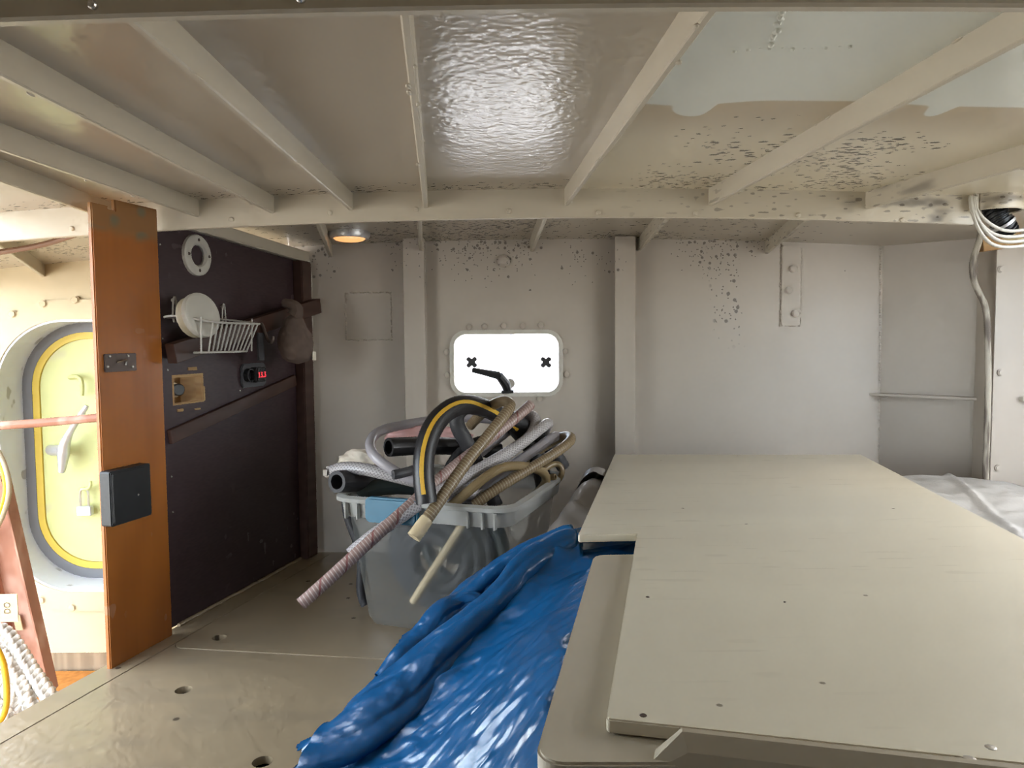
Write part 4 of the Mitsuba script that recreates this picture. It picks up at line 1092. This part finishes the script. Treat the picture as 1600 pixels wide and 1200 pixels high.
hose('hose', [(700, 790, 1.52), (760, 735, 1.56), (815, 693, 1.61), (852, 664, 1.66), (856, 664, 1.70), (842, 690, 1.74), (800, 740, 1.76)], 0.0122, 'mat_braid_hose', 'grey braided hose loop, second from the right above the tote')
hose('hose', [(730, 790, 1.56), (790, 735, 1.60), (840, 700, 1.65), (868, 682, 1.69), (870, 690, 1.72), (835, 735, 1.75)], 0.0115, 'mat_clear_hose', 'clear pale hose loop tucked behind the tan right-hand loop')
hose('hose', [(690, 800, 1.48), (735, 765, 1.49), (775, 735, 1.51), (810, 728, 1.55), (850, 740, 1.60), (840, 770, 1.62)], 0.010, 'mat_amber_hose', 'glossy amber clear hose lying low among the loops at the tote rim')
hose('hose', [(868, 745, 1.62), (850, 735, 1.66), (870, 725, 1.68), (878, 735, 1.68), (850, 762, 1.68)], 0.007, 'mat_amber_hose', 'thin amber hose end curling over the right rim of the tote', n=50)
hose('hose', [(560, 772, 1.53), (590, 762, 1.54), (640, 760, 1.56), (700, 775, 1.58)], 0.018, 'mat_green_hose', 'dark green hose along the tote front rim above the teal handle')
hose('hose', [(828, 643, 1.74), (800, 668, 1.70), (760, 700, 1.66), (720, 735, 1.62), (690, 780, 1.60)], 0.011, 'mat_clear_hose', 'clear hose end sticking up highest at the right of the heap')
hose('hose', [(760, 685, 1.62), (730, 697, 1.60), (705, 722, 1.58), (695, 760, 1.58)], 0.009, 'mat_black_matte', 'thin black hose behind the striped hose')
hose('hose', [(614, 742, 1.42), (625, 740, 1.43), (640, 736, 1.45), (665, 728, 1.48)], 0.0095, 'mat_grey_plastic', 'stubby dark grey pipe end left of the striped hose', 0.3, 30)
# black loop outside the left end, coil and stick inside
hose('hose', [wp(0.03, 0.10, 0.90), wp(-0.012, 0.10, 0.885), wp(-0.028, 0.10, 0.83), wp(0.0, 0.105, 0.74), wp(-0.002, 0.11, 0.67), wp(0.005, 0.115, 0.615)], 0.010, 'mat_black_matte', 'black hose hanging down outside the left end of the tote')
co = []
for a_ in np.linspace(0, 8 * math.pi, 120):
    rr_ = 0.045 + 0.082 * a_ / (8 * math.pi)
    co.append(wp(0.195 + rr_ * math.cos(a_), 0.075 + 0.0022 * a_ + 0.10 * max(0, (0.735 - (0.735 + rr_ * math.sin(a_)))), 0.745 + rr_ * math.sin(a_)))
hose('hose', co, 0.016, 'mat_black_matte', 'black hose coiled inside the tote, dim through its side', n=260)
hose('hose', [wp(0.30, 0.10, 0.84), wp(0.335, 0.11, 0.76), wp(0.32, 0.13, 0.67), wp(0.25, 0.20, 0.63), wp(0.12, 0.26, 0.66), wp(0.08, 0.28, 0.80)], 0.014, 'mat_green_hose', 'dark green hose bent inside the right half of the tote', n=70)
hose('hose', [wp(0.155, 0.054, 0.66), wp(0.195, 0.05, 0.72), wp(0.25, 0.045, 0.80), wp(0.275, 0.045, 0.84)], 0.009, 'mat_fitting', 'straight tan tube standing slantwise inside the tote', n=30)
ico = trimesh.creation.icosphere(4, 1.0); nz = meshkit.fbm(ico.vertices * 2.2 + 1, 4, 3)[:, None]
ico.vertices = ico.vertices * (0.65 + 0.7 * nz) * [0.05, 0.035, 0.03]; ico.apply_translation(atY(566, 722, 1.64))
add('cleaning_rag', ico, 'mat_rag', smooth=True, label='off-white crumpled rag at the left back of the tote', category='rag')
ico = trimesh.creation.icosphere(4, 1.0); nz = meshkit.fbm(ico.vertices * 2.6 + 5, 4, 6)[:, None]
ico.vertices = ico.vertices * (0.6 + 0.8 * nz) * [0.09, 0.04, 0.028]; ico.apply_translation(atY(672, 684, 1.68))
add('plastic_bag', ico, 'mat_pink_bag', smooth=True, label='crumpled pink plastic bag between the hoses', category='bag')

# ------------------------------------------------------------------ conduit and cables, upper right
cq = atY(1552, 312, 1.50); zc_ = float(zc(cq[0], cq[1]))
cs_ = thing('deck_collar', 'white steel collar under the deck at the upper right with cables in it', 'pipe collar')
rcol = 0.052
m = lathe([(rcol - 0.005, 0.004), (rcol, 0.004), (rcol, -0.028), (rcol - 0.002, -0.030), (rcol - 0.005, -0.028)], 40)
cc = np.array([cq[0], cq[1], zc_])
add('ring', moved(m, frame(cc, (1, 0, 0), (0, 1, 0), (0, 0, 1))), 'mat_beam', cs_, smooth=35)
add('plug', moved(trimesh.creation.cylinder(rcol - 0.004, 0.004, sections=32), frame(cc + [0, 0, -0.006], (1, 0, 0), (0, 1, 0), (0, 0, 1))), 'mat_black_matte', cs_)
for a_ in (3.6, 5.7):
    e = cc + np.array([math.cos(a_) * (rcol + .004), math.sin(a_) * (rcol + .004), -0.014]); add('lug', box(e, (0.008, 0.008, 0.034), 0.002), 'mat_beam', cs_)
cd = thing('corrugated_conduit', 'black corrugated conduit coming down out of the white collar', 'conduit')
cp = spline([cc + [0.004, 0.0, -0.012], atY(1556, 333, 1.49), atY(1565, 347, 1.485), atY(1573, 362, 1.49)], 90)
add('tube', tube(cp, 0.017, 20, rad=0.0195 + 0.0022 * np.sign(np.sin(np.arange(90) * 2 * np.pi / 7.5)))[0], 'mat_black_plastic', cd, smooth=30)
mid = cp[64]; tdir = unit(cp[66] - cp[62])
add('cable_tie', tube(np.array([mid - tdir * 0.003, mid + tdir * 0.003]), 0.0232, 18)[0], 'mat_silver_grey', cd, smooth=30, label='grey cable tie')
for k_ in range(5):
    o = np.array([0.008 * math.cos(k_ * 1.3), 0.006 * math.sin(k_ * 1.3), 0])
    add('cable_core', tube(spline([cp[-3] + o, atY(1578, 370, 1.50) + o * 1.3, atY(1590 + 4 * k_, 376, 1.52), atY(1640, 376 + 2 * k_, 1.54)], 24), 0.0036, 8)[0], 'mat_tag', cd, smooth=True)
for k_, (dx, dy) in enumerate(((0, 0), (3, 8), (-2, 16), (6, -9))):
    hose('white_cable', [(1518 + dx, 308, 1.46), (1520 + dx, 326, 1.45), (1530 + dx, 346 + dy * .6, 1.445), (1550 + dx, 364 + dy, 1.45), (1580, 370 + dy, 1.46), (1640, 360 + 1.3 * dy, 1.48)], 0.0034, 'mat_cable',
         ('second', 'third', 'lowest', 'uppermost')[k_] + (' from the top' if k_ < 2 else '') + ' of the white cables looping under the black conduit', 0, 50, 10, 'cable', 'white cables at the collar')
wb_ = atY(1556, 378, 1.90)
add('wood_block', obox(atY(1532, 382, 1.81), atY(1592, 374, 1.81), 0.02, 0.036, bevel=0.002), 'mat_rough_wood', label='small bare wood block on the right wall behind the cables', category='wood block')
hose('dirty_cable', [(1530, 350, 1.80), (1529, 380, 1.80), (1520, 410, 1.80), (1524, 445, 1.80), (1538, 475, 1.80), (1543, 520, 1.80), (1544, 600, 1.80), (1542, 680, 1.80), (1540, 760, 1.80)], 0.0075, 'mat_dirty_cable',
     'thick paint-stained grey cable running down the right wall', 0, 90, 10, 'cable')

# ------------------------------------------------------------------ things in the lit well, left
hose('brown_cable', [(-40, 398, 1.60), (20, 391, 1.60), (75, 380, 1.60), (110, 369, 1.59), (140, 361, 1.575), (170, 358, 1.56)], 0.006, 'mat_brown_cable', 'brown cable sagging under the deck left of the wooden post', 0, 40, 10, 'cable')
add('grab_rail', tube(np.array([atY(-60, 669, 1.9), atY(60, 661, 1.9), atY(150, 653, 1.9), atY(240, 647, 1.9)]), 0.011, 12)[0], 'mat_rust', smooth=40, label='thin worn reddish rail across the yellow door', category='rail')
lad = thing('ladder_rail', 'rust-red channel upright leaning in the lower left corner', 'ladder rail')
a, b = atY(-12, 740, 1.72), atY(66, 1076, 1.80)
ud = unit(b - a); vs = unit(np.cross(ud, [0, 1.0, 0]))
web = obox(a, b, 0.006, 0.075, up=vs, bevel=0.001)
add('web', web, 'mat_rust', lad)
add('flange', cat(obox(a + vs * 0.0375 + [0, -0.014, 0], b + vs * 0.0375 + [0, -0.014, 0], 0.034, 0.005, up=vs, bevel=0.001), obox(a - vs * 0.0375 + [0, -0.014, 0], b - vs * 0.0375 + [0, -0.014, 0], 0.034, 0.005, up=vs, bevel=0.001)), 'mat_rust', lad)
c_ = atY(30, 972, 1.765); add('slot', obox(c_ - ud * 0.02 + [0, -0.004, 0], c_ + ud * 0.02 + [0, -0.004, 0], 0.003, 0.018, up=vs, bevel=0.001), 'mat_cream', lad)
tg = thing('paper_tag', 'yellowed paper tag hanging against the rust-red upright', 'tag')
t0, t1 = atY(-20, 972, 1.66), atY(27, 928, 1.66)
add('card', box((t0 + t1) / 2, (abs(t1[0] - t0[0]), 0.002, abs(t1[2] - t0[2])), 0.0006), 'mat_tag', tg)
tx = meshkit.text_mesh('DO', 0.014, 0.0006); tx.apply_translation(-tx.bounds.mean(0))
tx.apply_transform(np.array([[0, 1, 0, 0], [0, 0, 1, 0], [1, 0, 0, 0], [0, 0, 0, 1.0]]))
tx.apply_transform(trimesh.transformations.rotation_matrix(0, (0, 1, 0))); tx.apply_translation(atY(11, 950, 1.6585))
add('lettering', tx, 'mat_tag_ink', tg, label='dark letters DO')
ropes = [([(2, 985, 1.60), (25, 1010, 1.58), (50, 1050, 1.55), (75, 1085, 1.52), (90, 1120, 1.50)], 0.017),
         ([(-10, 1005, 1.58), (15, 1040, 1.55), (38, 1080, 1.52), (50, 1110, 1.50), (55, 1140, 1.48)], 0.016),
         ([(-20, 1050, 1.54), (8, 1075, 1.52), (28, 1110, 1.50), (30, 1150, 1.47)], 0.016),
         ([(-30, 1095, 1.50), (0, 1110, 1.48), (18, 1140, 1.46), (10, 1175, 1.44)], 0.016),
         ([(-40, 1135, 1.46), (-5, 1145, 1.45), (10, 1165, 1.44), (0, 1195, 1.43)], 0.015)]
desc = ['thick white braided rope, outermost strand at the lower left', 'white braided rope, second strand in from the outermost', 'white twisted rope beside the yellow cable loop',
        'white twisted rope low in the left corner', 'white rope end at the very bottom left']
for (pts, r), ds in zip(ropes, desc):
    kk = thing('mooring_rope', ds, 'rope', 'white ropes in the lower left')
    p = spline([atY(*q) for q in pts], 90)
    t, A, B = frames(p); s = np.arange(90)
    for j in range(3):
        w = s * 0.42 + j * 2 * math.pi / 3
        pj = p + (A * np.cos(w)[:, None] + B * np.sin(w)[:, None]) * r * 0.5
        m, uv = tube(pj, r * 0.56, 8); add('strand', m, 'mat_rope', kk, smooth=True, uv=uv)
hose('yellow_cable', [(-20, 1000, 1.46), (3, 1030, 1.45), (10, 1070, 1.44), (8, 1110, 1.43), (-15, 1140, 1.42)], 0.006, 'mat_yellow_cable', 'bright yellow cable loop over the white ropes', 0, 40, 10, 'cable')
for j, (dx, mt, ds) in enumerate(((0, 'mat_cream_plastic', 'cream hose coil hanging at the left picture edge, outer turn'), (-5, 'mat_yellow_cable', 'yellow hose coil hanging just inside the cream turn'))):
    hose('hanging_hose', [(-40 + dx, 690, 1.70), (-12 + dx, 695, 1.70), (8 + dx, 730, 1.69), (14 + dx, 765, 1.68), (8 + dx, 795, 1.68), (-10 + dx, 830, 1.69), (-40 + dx, 840, 1.70)], 0.006, mt, ds, 0, 50, 10)
add('orange_mat', box((*(atZ(100, 1092, 0.12)[:2]), 0.106), (0.34, 0.42, 0.012), 0.003), 'mat_orange', label='orange mat low on the floor of the well', category='mat')
